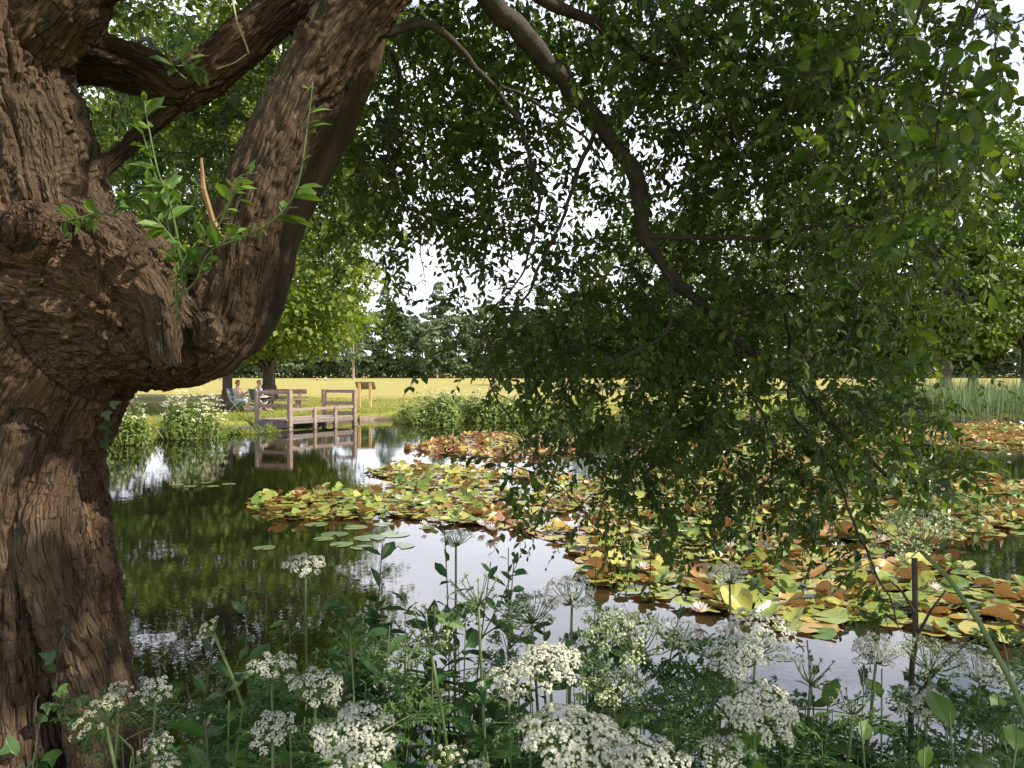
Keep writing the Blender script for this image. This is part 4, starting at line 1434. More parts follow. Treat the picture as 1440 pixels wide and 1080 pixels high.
# ------------------------------------------------------------------ information board seen from behind
SG = PG(513, 573.5, .36)
sgn = thing('information_board', (SG[0], SG[1], gz(SG[0], SG[1])), 'new pine information board on two posts right of the jetty, seen from behind', 'sign')
for sx in (-.26, .26):
    g_ = Geo(); g_.box((sx, 0, .58), (.13, .11, 1.22), 0, bevel=.01); g_.build('post', M['pine'], sgn)
    g_ = Geo(); g_.beam((sx, .05, .55), (sx, .36, .84), .08, .08); g_.build('brace', M['pine'], sgn)
g_ = Geo(); g_.box((0, .24, 1.03), (.92, .60, .05), 0, [[1, 0, 0], [0, .85, .53], [0, -.53, .85]], bevel=.008); g_.build('panel', M['panel'], sgn)
g_ = Geo(); g_.box((0, -.03, 1.225), (.96, .07, .05), 0, bevel=.008); g_.build('frame', M['pine'], sgn)

# ------------------------------------------------------------------ people
def skin_mesh(name, joints, edges, mat, parent, sub=2):
    """one continuous skinned surface: joints {name:(x,y,z,r)}"""
    keys = list(joints)
    me = bpy.data.meshes.new(name)
    me.from_pydata([joints[k][:3] for k in keys], [(keys.index(a), keys.index(b)) for a, b in edges], [])
    o = bpy.data.objects.new(name, me)
    COL.objects.link(o)
    sk = o.modifiers.new('s', 'SKIN')
    if not me.skin_vertices:
        me.skin_vertices.new()
    for i, k in enumerate(keys):
        r = joints[k][3]
        rr = (r, r) if not isinstance(r, tuple) else r
        me.skin_vertices[0].data[i].radius = rr
        me.skin_vertices[0].data[i].use_root = (i == 0)
    sb = o.modifiers.new('u', 'SUBSURF')
    sb.levels = sb.render_levels = sub
    ev_ = o.evaluated_get(bpy.context.evaluated_depsgraph_get())
    m2 = bpy.data.meshes.new_from_object(ev_)
    bpy.data.objects.remove(o)
    m2.name = name
    m2.materials.clear()
    m2.materials.append(mat)
    for p in m2.polygons:
        p.use_smooth = True
    o = bpy.data.objects.new(name, m2)
    COL.objects.link(o)
    o.parent = parent
    return o


def chain(J, Eg, prefix, pts, start):
    prev = start
    for i, p in enumerate(pts):
        k = f'{prefix}{i}'
        J[k] = p
        Eg.append((prev, k))
        prev = k
    return prev


def hand(J, Eg, pfx, wrist, d, side, curl=.4):
    """palm, four fingers and a thumb off the side of the palm"""
    d = nrm(d); side = nrm(np.asarray(side) - d * np.dot(side, d)); dn = np.cross(d, side)
    if dn[2] > 0: dn = -dn
    w = np.array(J[wrist][:3])
    J[pfx + 'palm'] = (*(w + d * .055), (.034, .017)); Eg.append((wrist, pfx + 'palm'))
    for i, (o_, l) in enumerate(((-.030, .070), (-.010, .082), (.010, .076), (.030, .060))):
        b = w + d * .095 + side * o_
        J[f'{pfx}f{i}a'] = (*b, .0095); Eg.append((pfx + 'palm', f'{pfx}f{i}a'))
        J[f'{pfx}f{i}b'] = (*(b + d * l * .55 + dn * curl * l * .25), .0085); Eg.append((f'{pfx}f{i}a', f'{pfx}f{i}b'))
        J[f'{pfx}f{i}c'] = (*(b + d * l * .9 + dn * curl * l * .8), .0075); Eg.append((f'{pfx}f{i}b', f'{pfx}f{i}c'))
    b = w + d * .045 - side * .045
    J[pfx + 't0'] = (*b, .011); Eg.append((pfx + 'palm', pfx + 't0'))
    J[pfx + 't1'] = (*(b + d * .045 - side * .02 + dn * .01), .009); Eg.append((pfx + 't0', pfx + 't1'))


def head_bits(parent, c, f, hair_mat, long_hair=True, hat=None):
    """face and hair on a head centred at c looking along f"""
    f = nrm(f); s = nrm(np.cross(f, [0, 0, 1])); u = np.cross(s, f)
    g_ = Geo()
    for sx in (-1, 1):
        g_.tube([c + f * .088 + s * sx * .033 + u * .012, c + f * .098 + s * sx * .033 + u * .012], [.012, .006], 6)
    g_.build('eyes', M['eye'], parent)
    g_ = Geo()
    g_.tube([c + f * .10 - u * .058 - s * .026, c + f * .107 - u * .06, c + f * .10 - u * .058 + s * .026], .006, 5)
    g_.build('mouth', M['lip'], parent)
    g_ = Geo()
    nlat, nlon = 10, 18
    VV = []
    for i in range(nlat + 1):
        ph = i / nlat * math.pi * (.62 if long_hair else .52)
        for j in range(nlon):
            th = j / nlon * 2 * math.pi
            v = u * math.cos(ph) * .132 + (f * math.cos(th) * .108 + s * math.sin(th) * .092) * math.sin(ph)
            front = math.cos(th)
            low = 0 if front > .35 and ph > .9 else 1
            k = 1.06 + .05 * math.sin(th * 5) * .5
            p = c + v * k - f * .012
            if front > .3 and ph > .95:
                p = c + (u * math.cos(.95) * .132 + (f * math.cos(th) * .108 + s * math.sin(th) * .092) * math.sin(.95)) * .97
            VV.append(p)
    i0 = np.arange(nlon); i1 = (i0 + 1) % nlon
    Fq = np.vstack([np.stack([r * nlon + i0, r * nlon + nlon + i0, r * nlon + nlon + i1, r * nlon + i1], 1) for r in range(nlat)])
    g_.add(np.array(VV), [Fq])
    g_.build('hair', hair_mat, parent, True)
    if hat is not None:
        g_ = Geo()
        g_.tube([c + u * .07, c + u * .075, c + u * .085, c + u * .145, c + u * .165], [.19, .19, .118, .108, .05], 18)
        g_.build('hat', hat, parent, True)


M['eye'] = plainmat('eye', (.02, .015, .012), (.05, .04, .03), 8, .3)
M['lip'] = plainmat('lip', (.35, .12, .10), (.40, .16, .13), 8, .5)
M['dark'] = cloth('dark_cloth', (.05, .05, .055))
M['hair_a'] = cloth('auburn_hair', (.26, .13, .065))
M['hair_b'] = cloth('grey_brown_hair', (.16, .10, .075))
M['hair_c'] = cloth('dark_hair', (.06, .045, .035))


def seated(loc, rz, label, top_mat, leg_mat, hair, arms, long_hair, hat=None, crossed=False, group=None):
    """person on a chair, local +x is forward; seat at .44"""
    o = thing('person', loc, label, 'person', group, rz)
    J, Eg = {}, []
    J['pelvis'] = (0, 0, .53, (.15, .125))
    J['waist'] = (-.05, 0, .70, (.13, .105)); Eg.append(('pelvis', 'waist'))
    J['chest'] = (-.07, 0, .88, (.15, .115)); Eg.append(('waist', 'chest'))
    J['neck0'] = (-.06, 0, 1.02, (.075, .065)); Eg.append(('chest', 'neck0'))
    J['neck'] = (-.04, 0, 1.09, .052); Eg.append(('neck0', 'neck'))
    J['jaw'] = (-.01, 0, 1.15, (.068, .080)); Eg.append(('neck', 'jaw'))
    J['head'] = (-.01, 0, 1.225, (.083, .098)); Eg.append(('jaw', 'head'))
    J['crown'] = (-.015, 0, 1.285, (.06, .07)); Eg.append(('head', 'crown'))
    J['nose'] = (.092, 0, 1.205, .016); Eg.append(('head', 'nose'))
    for s, nme in ((1, 'l'), (-1, 'r')):
        J[nme + 'ear'] = (-.015, s * .092, 1.21, .016); Eg.append(('head', nme + 'ear'))
        J[nme + 'sh'] = (-.07, s * .175, .955, .066); Eg.append(('chest', nme + 'sh'))
        el, wr, dv = arms[nme]
        J[nme + 'el'] = (*el, .045); Eg.append((nme + 'sh', nme + 'el'))
        J[nme + 'wr'] = (*wr, .029); Eg.append((nme + 'el', nme + 'wr'))
        hand(J, Eg, nme + 'h', nme + 'wr', np.array(dv), np.array([0, s, .2]))
        J[nme + 'hip'] = (.05, s * .085, .50, .092); Eg.append(('pelvis', nme + 'hip'))
        kx = .46
        if crossed and nme == 'l':
            kn, an, ft = (kx, -.03, .56), (.58, -.10, .20), (.74, -.10, .15)
        else:
            kn, an, ft = (kx, s * .09, .47), (kx - .02, s * .10, .09), (kx + .15, s * .11, .04)
        J[nme + 'kn'] = (*kn, .062); Eg.append((nme + 'hip', nme + 'kn'))
        J[nme + 'ca'] = (*(np.array(kn) * .6 + np.array(an) * .4), .052); Eg.append((nme + 'kn', nme + 'ca'))
        J[nme + 'an'] = (*an, .036); Eg.append((nme + 'ca', nme + 'an'))
        J[nme + 'ft'] = (*ft, .033); Eg.append((nme + 'an', nme + 'ft'))
    skin_mesh('body', J, Eg, M['skin'], o)
    g = lambda k, f=1.16: (*J[k][:3], tuple(v * f for v in J[k][3]) if isinstance(J[k][3], tuple) else J[k][3] * f)
    TJ = {'pelvis': g('pelvis', 1.1), 'waist': g('waist'), 'chest': g('chest'), 'neck0': g('neck0', 1.2)}
    TE = [('pelvis', 'waist'), ('waist', 'chest'), ('chest', 'neck0')]
    for nme in 'lr':
        a, b = np.array(J[nme + 'sh'][:3]), np.array(J[nme + 'el'][:3])
        TJ[nme + 'sh'] = g(nme + 'sh', 1.2); TE.append(('chest', nme + 'sh'))
        TJ[nme + 'sl'] = (*(a + (b - a) * .6), .066); TE.append((nme + 'sh', nme + 'sl'))
    skin_mesh('shirt', TJ, TE, top_mat, o)
    TJ = {'pelvis': g('pelvis', 1.14)}
    TE = []
    for nme in 'lr':
        TJ[nme + 'hip'] = g(nme + 'hip', 1.15); TE.append(('pelvis', nme + 'hip'))
        TJ[nme + 'kn'] = g(nme + 'kn', 1.25); TE.append((nme + 'hip', nme + 'kn'))
        TJ[nme + 'ca'] = g(nme + 'ca', 1.2); TE.append((nme + 'kn', nme + 'ca'))
    skin_mesh('trousers', TJ, TE, leg_mat, o)
    head_bits(o, np.array([-.01, 0, 1.215]), np.array([1, 0, -.1]), hair, long_hair, hat)
    return o


def folding_chair(loc, rz, label, fab, frame):
    o = thing('folding_chair', loc, label, 'chair', 'folding chairs under the lime tree', rz)
    for s in (-.27, .27):
        g_ = Geo(); g_.tube([(.24, s, 0), (.0, s, .30), (-.24, s, .60)], .014, 6); g_.build('leg', frame, o, True)
        g_ = Geo(); g_.tube([(-.26, s, 0), (-.02, s, .28), (.22, s, .44)], .014, 6); g_.build('leg', frame, o, True)
        g_ = Geo(); g_.tube([(-.20, s, .42), (-.30, s, .72), (-.38, s, 1.0)], .014, 6); g_.build('back_post', frame, o, True)
        g_ = Geo(); g_.box((-.02, s, .63), (.44, .05, .03), 0, bevel=.006); g_.build('armrest', frame, o)
    g_ = Geo(); g_.box((.0, 0, .425), (.46, .52, .03), 0, bevel=.008); g_.build('seat', fab, o)
    g_ = Geo(); g_.box((-.285, 0, .73), (.03, .52, .50), 0, [[.95, 0, -.30], [0, 1, 0], [.30, 0, .95]], bevel=.008); g_.build('backrest', fab, o)
    return o


pz = gz(-11.8, 33.4)
c1 = PG(335, 578.5, .36); c2 = PG(365, 579.5, .36)
folding_chair((c1[0], c1[1], gz(c1[0], c1[1])), R(-12), 'pale framed folding chair by the lime trunk, under the woman reading', cloth('pale_canvas', (.42, .44, .46)), M['white_metal'])
folding_chair((c2[0], c2[1], gz(c2[0], c2[1])), R(55), 'dark backed folding chair under the man in grey blue', cloth('slate_canvas', (.10, .10, .12)), M['white_metal'])
seated((c1[0], c1[1], gz(c1[0], c1[1])), R(-12), 'woman in a pale top and light trousers sitting sideways, holding a book', cloth('pale_pink_top', (.62, .50, .44)), cloth('pale_trousers', (.52, .54, .56)), M['hair_a'],
       {'l': ((.10, .23, .72), (.34, .12, .80), (1, -.2, .25)), 'r': ((.08, -.24, .70), (.32, -.12, .76), (1, .2, .25))}, True, crossed=True)
seated((c2[0], c2[1], gz(c2[0], c2[1])), R(55), 'man in a grey blue shirt seen from behind, seated by the railing', cloth('grey_blue_shirt', (.36, .41, .52)), M['dark'], M['hair_b'],
       {'l': ((-.02, .27, .68), (.20, .25, .66), (1, 0, -.1)), 'r': ((-.02, -.27, .68), (.20, -.25, .66), (1, 0, -.1))}, False)
# the open book
bk = P(346, 556.5, c1[1] - .1)
g_ = Geo()
for s in (-1, 1):
    g_.box((s * .065, 0, .02), (.14, .20, .012), 0, [[.94, 0, -s * .34], [0, 1, 0], [s * .34, 0, .94]], bevel=.002)
o = g_.build('book', M['white_cloth']); o.rotation_euler = (0, R(-35), R(-12)); o.location = (c1[0] + .47, c1[1] - .12, gz(c1[0], c1[1]) + .86)
tag(o, 'open pale book held by the seated woman', 'book')
# bag on the grass
b0 = PG(350, 577.5, .36)
bag = thing('bag', (b0[0], b0[1], gz(b0[0], b0[1])), 'small white bag lying on the grass between the two chairs', 'bag')
g_ = Geo()
path = np.array([[-.20, 0, .10], [-.17, 0, .11], [-.05, 0, .13], [.08, .01, .12], [.18, 0, .10], [.22, 0, .09]])
g_.tube(path, [.04, .10, .13, .12, .09, .03], 12); g_.build('body', M['white_cloth'], bag, True)
g_ = Geo(); g_.tube([(-.12, -.02, .2), (-.06, -.02, .32), (.04, -.02, .32), (.1, -.02, .2)], .012, 6); g_.build('handle', M['dark'], bag, True)


def standing(loc, rz, label, top, legs, hair, hat=None, s=1.0, group=None, arm=0.0):
    o = thing('person', loc, label, 'person', group, rz)
    J, Eg = {}, []
    J['pelvis'] = (0, 0, .93, (.14, .10)); prev = 'pelvis'
    for k, v in (('waist', (0, 0, 1.10, (.125, .09))), ('chest', (-.01, 0, 1.29, (.15, .105))), ('neck0', (-.01, 0, 1.43, (.07, .06))), ('neck', (0, 0, 1.48, .05)),
                 ('jaw', (.02, 0, 1.54, (.066, .076))), ('head', (.01, 0, 1.61, (.082, .096))), ('crown', (0, 0, 1.67, (.06, .07)))):
        J[k] = v; Eg.append((prev, k)); prev = k
    J['nose'] = (.105, 0, 1.59, .016); Eg.append(('head', 'nose'))
    for sg, n_ in ((1, 'l'), (-1, 'r')):
        J[n_ + 'ear'] = (0, sg * .09, 1.60, .015); Eg.append(('head', n_ + 'ear'))
        J[n_ + 'sh'] = (-.01, sg * .18, 1.37, .062); Eg.append(('chest', n_ + 'sh'))
        J[n_ + 'el'] = (.02 + arm * .1, sg * .25, 1.10, .043); Eg.append((n_ + 'sh', n_ + 'el'))
        J[n_ + 'wr'] = (.10 + arm * .2, sg * .25, .87 + arm * .15, .029); Eg.append((n_ + 'el', n_ + 'wr'))
        hand(J, Eg, n_ + 'h', n_ + 'wr', np.array([.3 + arm, 0, -1 + arm]), np.array([sg * .3, 1, 0]))
        J[n_ + 'hip'] = (0, sg * .09, .84, .088); Eg.append(('pelvis', n_ + 'hip'))
        J[n_ + 'kn'] = (.03 * sg, sg * .10, .49, .06); Eg.append((n_ + 'hip', n_ + 'kn'))
        J[n_ + 'ca'] = (.01 + .05 * sg, sg * .10, .33, .052); Eg.append((n_ + 'kn', n_ + 'ca'))
        J[n_ + 'an'] = (.07 * sg, sg * .105, .08, .036); Eg.append((n_ + 'ca', n_ + 'an'))
        J[n_ + 'ft'] = (.16 + .07 * sg, sg * .12, .035, .034); Eg.append((n_ + 'an', n_ + 'ft'))
    skin_mesh('body', J, Eg, M['skin'], o, 1)
    g = lambda k, f=1.17: (*J[k][:3], tuple(v * f for v in J[k][3]) if isinstance(J[k][3], tuple) else J[k][3] * f)
    TJ = {k: g(k) for k in ('pelvis', 'waist', 'chest', 'neck0', 'lsh', 'rsh', 'lel', 'rel')}
    skin_mesh('shirt', TJ, [('pelvis', 'waist'), ('waist', 'chest'), ('chest', 'neck0'), ('chest', 'lsh'), ('chest', 'rsh'), ('lsh', 'lel'), ('rsh', 'rel')], top, o, 1)
    TJ = {k: g(k, 1.2) for k in ('pelvis', 'lhip', 'rhip', 'lkn', 'rkn', 'lan', 'ran')}
    skin_mesh('trousers', TJ, [('pelvis', 'lhip'), ('pelvis', 'rhip'), ('lhip', 'lkn'), ('rhip', 'rkn'), ('lkn', 'lan'), ('rkn', 'ran')], legs, o, 1)
    head_bits(o, np.array([.01, 0, 1.60]), np.array([1, 0, -.05]), hair, True, hat)
    o.scale = (s, s, s)
    return o


pink = cloth('pink_cloth', (.72, .28, .40))
q_ = PG(908, 580, .33)
standing((q_[0], 35.6, gz(q_[0], 35.6)), R(-110), 'person in pink standing on the far bank, glimpsed through the willow leaves', cloth('pale_pink_cloth', (.75, .42, .48)), pink, M['hair_c'], pink, .92, arm=.7)
q_ = PG(615, 533.2, .36)
standing((q_[0], q_[1], .36), R(-90), 'distant person in a red top standing at the far edge of the field', cloth('red_cloth', (.55, .06, .07)), cloth('white_trousers', (.6, .6, .6)), M['hair_c'])
q_ = PG(310, 537, .36)
standing((q_[0], q_[1], .36), R(-60), 'distant person in purple walking on the field left of the lime trunk', cloth('purple_cloth', (.22, .08, .24)), cloth('purple_trousers', (.20, .10, .24)), M['hair_c'])
for px, lab, cm in ((446, 'distant person in an orange top sitting on the field, left of the pair', cloth('orange_cloth', (.6, .25, .15))), (458, 'distant person in white sitting on the field, right of the pair', M['white_cloth'])):
    q_ = PG(px, 535.2, .36)
    o = seated((q_[0], q_[1], gz(q_[0], q_[1]) - .40), R(-70), lab, cm, M['dark'], M['hair_c'],
               {'l': ((.05, .27, .72), (.25, .2, .60), (1, 0, -.2)), 'r': ((.05, -.27, .72), (.25, -.2, .60), (1, 0, -.2))}, True)

# ------------------------------------------------------------------ water lilies
r6 = np.random.default_rng(41)


def pad_template(rng, curl, nseg=16):
    """notched round leaf; curl bends one side up"""
    a = np.linspace(R(14), R(346), nseg)
    V_, rings = [[0, 0, .0]], [.45, .8, 1.0]
    ph = rng.uniform(0, 6.28)
    fold = rng.uniform(0, 6.28)
    for r in rings:
        for t in a:
            rr = r * (1 + .04 * math.sin(3 * t + ph))
            x_, y_ = rr * math.cos(t), rr * math.sin(t)
            z_ = .02 * r + (.07 * math.sin(5 * t + ph) + .04 * math.sin(9 * t)) * r ** 3 * (.45 if curl < .3 else 1)
            s_ = x_ * math.cos(fold) + y_ * math.sin(fold)
            if curl > 0:
                if s_ > -.1:
                    k = (s_ + .1)
                    z_ += curl * k ** 1.6
                    x_ -= math.cos(fold) * curl * .42 * k ** 2
                    y_ -= math.sin(fold) * curl * .42 * k ** 2
                else:
                    z_ += .35 * curl * (-s_ - .1) ** 2
            V_.append([x_, y_, z_])
    tri = np.array([[0, 1 + i, 2 + i] for i in range(nseg - 1)])
    quad = []
    for q in range(2):
        for i in range(nseg - 1):
            a0 = 1 + q * nseg + i
            quad.append([a0, a0 + nseg, a0 + nseg + 1, a0 + 1])
    return np.array(V_), [tri, np.array(quad)]


TFLAT = [pad_template(r6, 0.0) for _ in range(4)] + [pad_template(r6, .12) for _ in range(3)]
TCURL = [pad_template(r6, c) for c in (.25, .35, .45, .55, .7, .9, .6)]


def inpoly(poly, p):
    x_, y_ = p[:, 0], p[:, 1]
    ins = np.zeros(len(p), bool)
    n_ = len(poly)
    for i in range(n_):
        a, b = poly[i], poly[(i + 1) % n_]
        ins ^= ((a[1] > y_) != (b[1] > y_)) & (x_ < (b[0] - a[0]) * (y_ - a[1]) / (b[1] - a[1] + 1e-12) + a[0])
    return ins


PATCH = [
    ('the far middle raft', [(565, 632), (600, 623), (650, 613), (740, 612), (805, 620), (830, 630), (800, 642), (700, 646), (620, 640)], 60, .44, .66),
    ('the raft left of the hanging willow', [(512, 664), (560, 655), (640, 658), (720, 664), (800, 668), (880, 690), (840, 740), (775, 762), (700, 742), (620, 736), (540, 728), (430, 735), (360, 728), (348, 710), (420, 694), (520, 688), (560, 678)], 84, .30, .46),
    ('the big right-hand raft', [(800, 772), (850, 700), (840, 660), (900, 640), (1000, 622), (1150, 610), (1290, 602), (1440, 594), (1700, 592), (1760, 634), (1440, 634), (1335, 631), (1290, 640), (1305, 664), (1440, 676), (1760, 690),
                                 (1760, 748), (1440, 750), (1352, 756), (1335, 790), (1372, 815), (1440, 828), (1760, 860), (1650, 905), (1400, 912), (1290, 888), (1200, 874), (1140, 905), (1100, 885), (1000, 862), (900, 842), (825, 815)], 78, .30, .47),
]
PD, PK, PR_ = [], [], []
for pi, (nm_, poly, dens, pc, mean) in enumerate(PATCH):
    wp = np.array([PG(*v)[:2] for v in poly])
    lo, hi = wp.min(0), wp.max(0)
    n = int((hi - lo).prod() * dens)
    p = r6.uniform(lo, hi, (n, 2))
    p = p[inpoly(wp, p)]
    gap = vnoise(np.c_[p * .55, np.zeros(len(p))], 90 + pi) + .6 * vnoise(np.c_[p * 1.7, np.zeros(len(p))], 95 + pi)
    keep = gap > -.62
    keep &= r6.uniform(0, 1, len(p)) < np.clip(1.15 - (p[:, 1] - 8) / 60, .55, 1)
    p = p[keep]
    PD.append(np.c_[p, np.full(len(p), pi)])
PD = np.vstack(PD)
PD = PD[shore_sd(PD[:, 0], PD[:, 1]) < -.35]
npad = len(PD)
warm = vnoise(np.c_[PD[:, :2] * .45, np.zeros(npad)], 77) * .30 + vnoise(np.c_[PD[:, :2] * 2.3, np.zeros(npad)], 78) * .12
means = np.array([p[4] for p in PATCH])[PD[:, 2].astype(int)]
colv = np.clip(means - .04 + warm + r6.normal(size=npad) * .19, 0, 1)
curlp = np.array([p[3] for p in PATCH])[PD[:, 2].astype(int)]
iscurl = r6.uniform(0, 1, npad) < curlp
rad = np.where(PD[:, 1] < 10, r6.uniform(.05, .145, npad), r6.uniform(.055, .12, npad))
height = np.where(iscurl, r6.uniform(.02, .12, npad), r6.uniform(.006, .05, npad))
rot = r6.uniform(0, 6.28, npad)
tilt = r6.normal(size=(npad, 2)) * np.where(iscurl, .28, .08)[:, None]
tid = r6.integers(0, 7, npad)
# the 300 that show largest become things of their own
pxs = 720 + PD[:, 0] / PD[:, 1] * F
pys = 525 + CAMZ / PD[:, 1] * F
vis = (pxs > 10) & (pxs < 1430) & ~((pxs > 830) & (pxs < 1250) & (pys < 660))
score = np.where(vis, rad / PD[:, 1] ** 1.5, 0)
big = np.zeros(npad, bool)
big[np.argsort(-score)[:294]] = True
print('pads', npad)


def padM(k):
    c, s = math.cos(rot[k]), math.sin(rot[k])
    Rz = np.array([[c, -s, 0], [s, c, 0], [0, 0, 1]])
    tx, ty = tilt[k]
    Rt = np.array([[1, 0, tx], [0, 1, ty], [-tx, -ty, 1]])
    Rt = Rt / np.linalg.norm(Rt, axis=0)
    return Rt @ Rz * rad[k]


gA = Geo()
for T_, cond in ((TFLAT, ~iscurl), (TCURL, iscurl)):
    for ti in range(7):
        kk = np.where(cond & (tid == ti) & ~big)[0]
        if len(kk):
            gA.inst(T_[ti][0], T_[ti][1], np.array([padM(k) for k in kk]), np.c_[PD[kk, :2], height[kk]], colv[kk])
tag(gA.build('lily_raft', M['pad'], smooth=True), 'mass of green and rust water lily leaves farther out on the pond', 'water lilies', kind='stuff')
cname = lambda v: 'green' if v < .33 else 'yellow green' if v < .52 else 'amber' if v < .70 else 'rust red'
pm = {}
for k in np.where(big)[0]:
    cv = round(float(colv[k]) * 10) / 10
    key = (bool(iscurl[k]), int(tid[k]), cv)
    if key not in pm:
        T_ = (TCURL if iscurl[k] else TFLAT)[tid[k]]
        g_ = Geo(); g_.add(T_[0], T_[1], cv)
        o = g_.build('lily_pad', M['pad'], smooth=True)
        pm[key] = o.data
    else:
        o = bpy.data.objects.new('lily_pad', pm[key]); COL.objects.link(o)
    Mx = Matrix(padM(k).tolist()).to_4x4()
    Mx.translation = Vector((PD[k, 0], PD[k, 1], height[k]))
    o.matrix_world = Mx
    where = PATCH[int(PD[k, 2])][0]
    tag(o, f"{cname(cv)} lily pad {'curled above the water' if iscurl[k] else 'lying flat'} in {where}", 'lily pad', f"{cname(cv)} {'curled' if iscurl[k] else 'flat'} pads in {where}")
# loose flat pads on open water
LP = [(250, 682, .15), (268, 684, .16), (290, 679, .14), (300, 684, .15), (322, 681, .15), (335, 634, .12), (445, 738, .20), (470, 752, .22), (500, 742, .2), (520, 757, .24), (555, 752, .24), (560, 768, .24), (480, 766, .18), (455, 758, .16), (372, 771, .16), (540, 738, .18), (600, 742, .14), (508, 770, .16)]
for i, (px, py, r_) in enumerate(LP):
    q_ = PG(px, py)
    T_ = TFLAT[i % 4]
    g_ = Geo(); g_.add(T_[0] * np.array([r_, r_, r_ * .3]) * .78, T_[1], r6.uniform(0, 1))
    o = g_.build('lily_pad', M['padgrey'], smooth=True)
    o.location = (q_[0], q_[1], .006); o.rotation_euler[2] = r6.uniform(0, 6)
    if py < 700:
        lab, grp = 'dull green flat lily pad afloat on the dark reflections left of the jetty', 'loose pads left of the jetty'
    else:
        lab, grp = 'dull green flat lily pad afloat at the near edge of the left raft', 'loose pads at the near left edge'
    tag(o, lab, 'lily pad', grp)

# flowers of the lilies
PV = np.array([[0, -.05, 0], [0, .05, 0], [.35, -.19, .14], [.35, .19, .14], [.75, -.14, .42], [.75, .14, .42], [1.0, 0, .66]])
PF = [np.array([[0, 2, 3, 1], [2, 4, 5, 3]]), np.array([[4, 6, 5]])]
g1, g2 = Geo(), Geo()
for ring, n_, el, s_ in ((0, 9, -.1, 1.0), (1, 8, .45, .9), (2, 6, .9, .7)):
    th = np.arange(n_) * 2 * math.pi / n_ + ring * .3
    dv = np.stack([np.cos(th) * math.cos(el), np.sin(th) * math.cos(el), np.full(n_, math.sin(el))], 1)
    up = np.stack([-np.cos(th) * math.sin(el), -np.sin(th) * math.sin(el), np.full(n_, math.cos(el))], 1)
    g1.inst(PV, PF, frames(dv, up, .075 * s_), np.zeros((n_, 3)), np.linspace(0, 1, n_))
g2.tube([(0, 0, .0), (0, 0, .015), (0, 0, .03)], [.012, .02, .006], 10)
fl0 = None
FLW = [(675, 738, 1), (690, 745, 1.1), (640, 700, .8), (585, 705, .8), (596, 737, .7), (860, 738, 1), (905, 800, 1), (985, 860, 1.1), (1030, 770, 1), (1400, 865, 1.2), (1315, 830, 1), (735, 690, .8), (680, 622, .8), (715, 628, .8), (640, 628, .8),
       (1375, 620, .8), (1420, 640, .8), (1330, 690, .9), (1400, 705, 1), (1095, 745, .9), (970, 735, .9), (1180, 770, 1), (1240, 760, 1), (890, 700, .8)]
for i, (px, py, s_) in enumerate(FLW):
    q_ = PG(px, py, .07)
    grp = 'lily flowers on the left raft' if px < 830 and py > 650 else 'lily flowers on the far raft' if px < 830 else 'lily flowers on the right raft'
    lab = {'l': 'pale pink water lily flower among the pads of the left raft', 'f': 'tiny pale water lily flower on the far middle raft', 'r': 'pale pink water lily flower among the rust pads on the right'}['l' if 'left' in grp else 'f' if 'far' in grp else 'r']
    o = thing('water_lily_flower', q_, lab, 'flower', grp, r6.uniform(0, 6))
    if fl0 is None:
        a = g1.build('petals', M['petal'], o); b = g2.build('centre', M['lilyyellow'], o, True)
        fl0 = (a, b)
    else:
        for ch in fl0:
            c = ch.copy(); COL.objects.link(c); c.parent = o
    o.scale = (s_, s_, s_)
    o.rotation_euler[0] = r6.normal() * .3
# white bottle afloat between the pads
q_ = PG(1308, 638)
o = thing('bottle', q_, 'white plastic bottle standing in the open water among right-hand lily pads', 'bottle')
g_ = Geo(); g_.tube([(0, 0, -.05), (0, 0, -.03), (0, 0, .10), (.0, 0, .14), (0, 0, .17)], [.045, .05, .05, .03, .018], 14); g_.build('body', M['bottle'], o, True)
g_ = Geo(); g_.tube([(0, 0, .172), (0, 0, .20)], [.02, .02], 12); g_.build('cap', M['bottle'], o)

# ------------------------------------------------------------------ foreground umbellifers
r7 = np.random.default_rng(51)


def gnear(x, y):
    return max(gz(x, y), -.05)


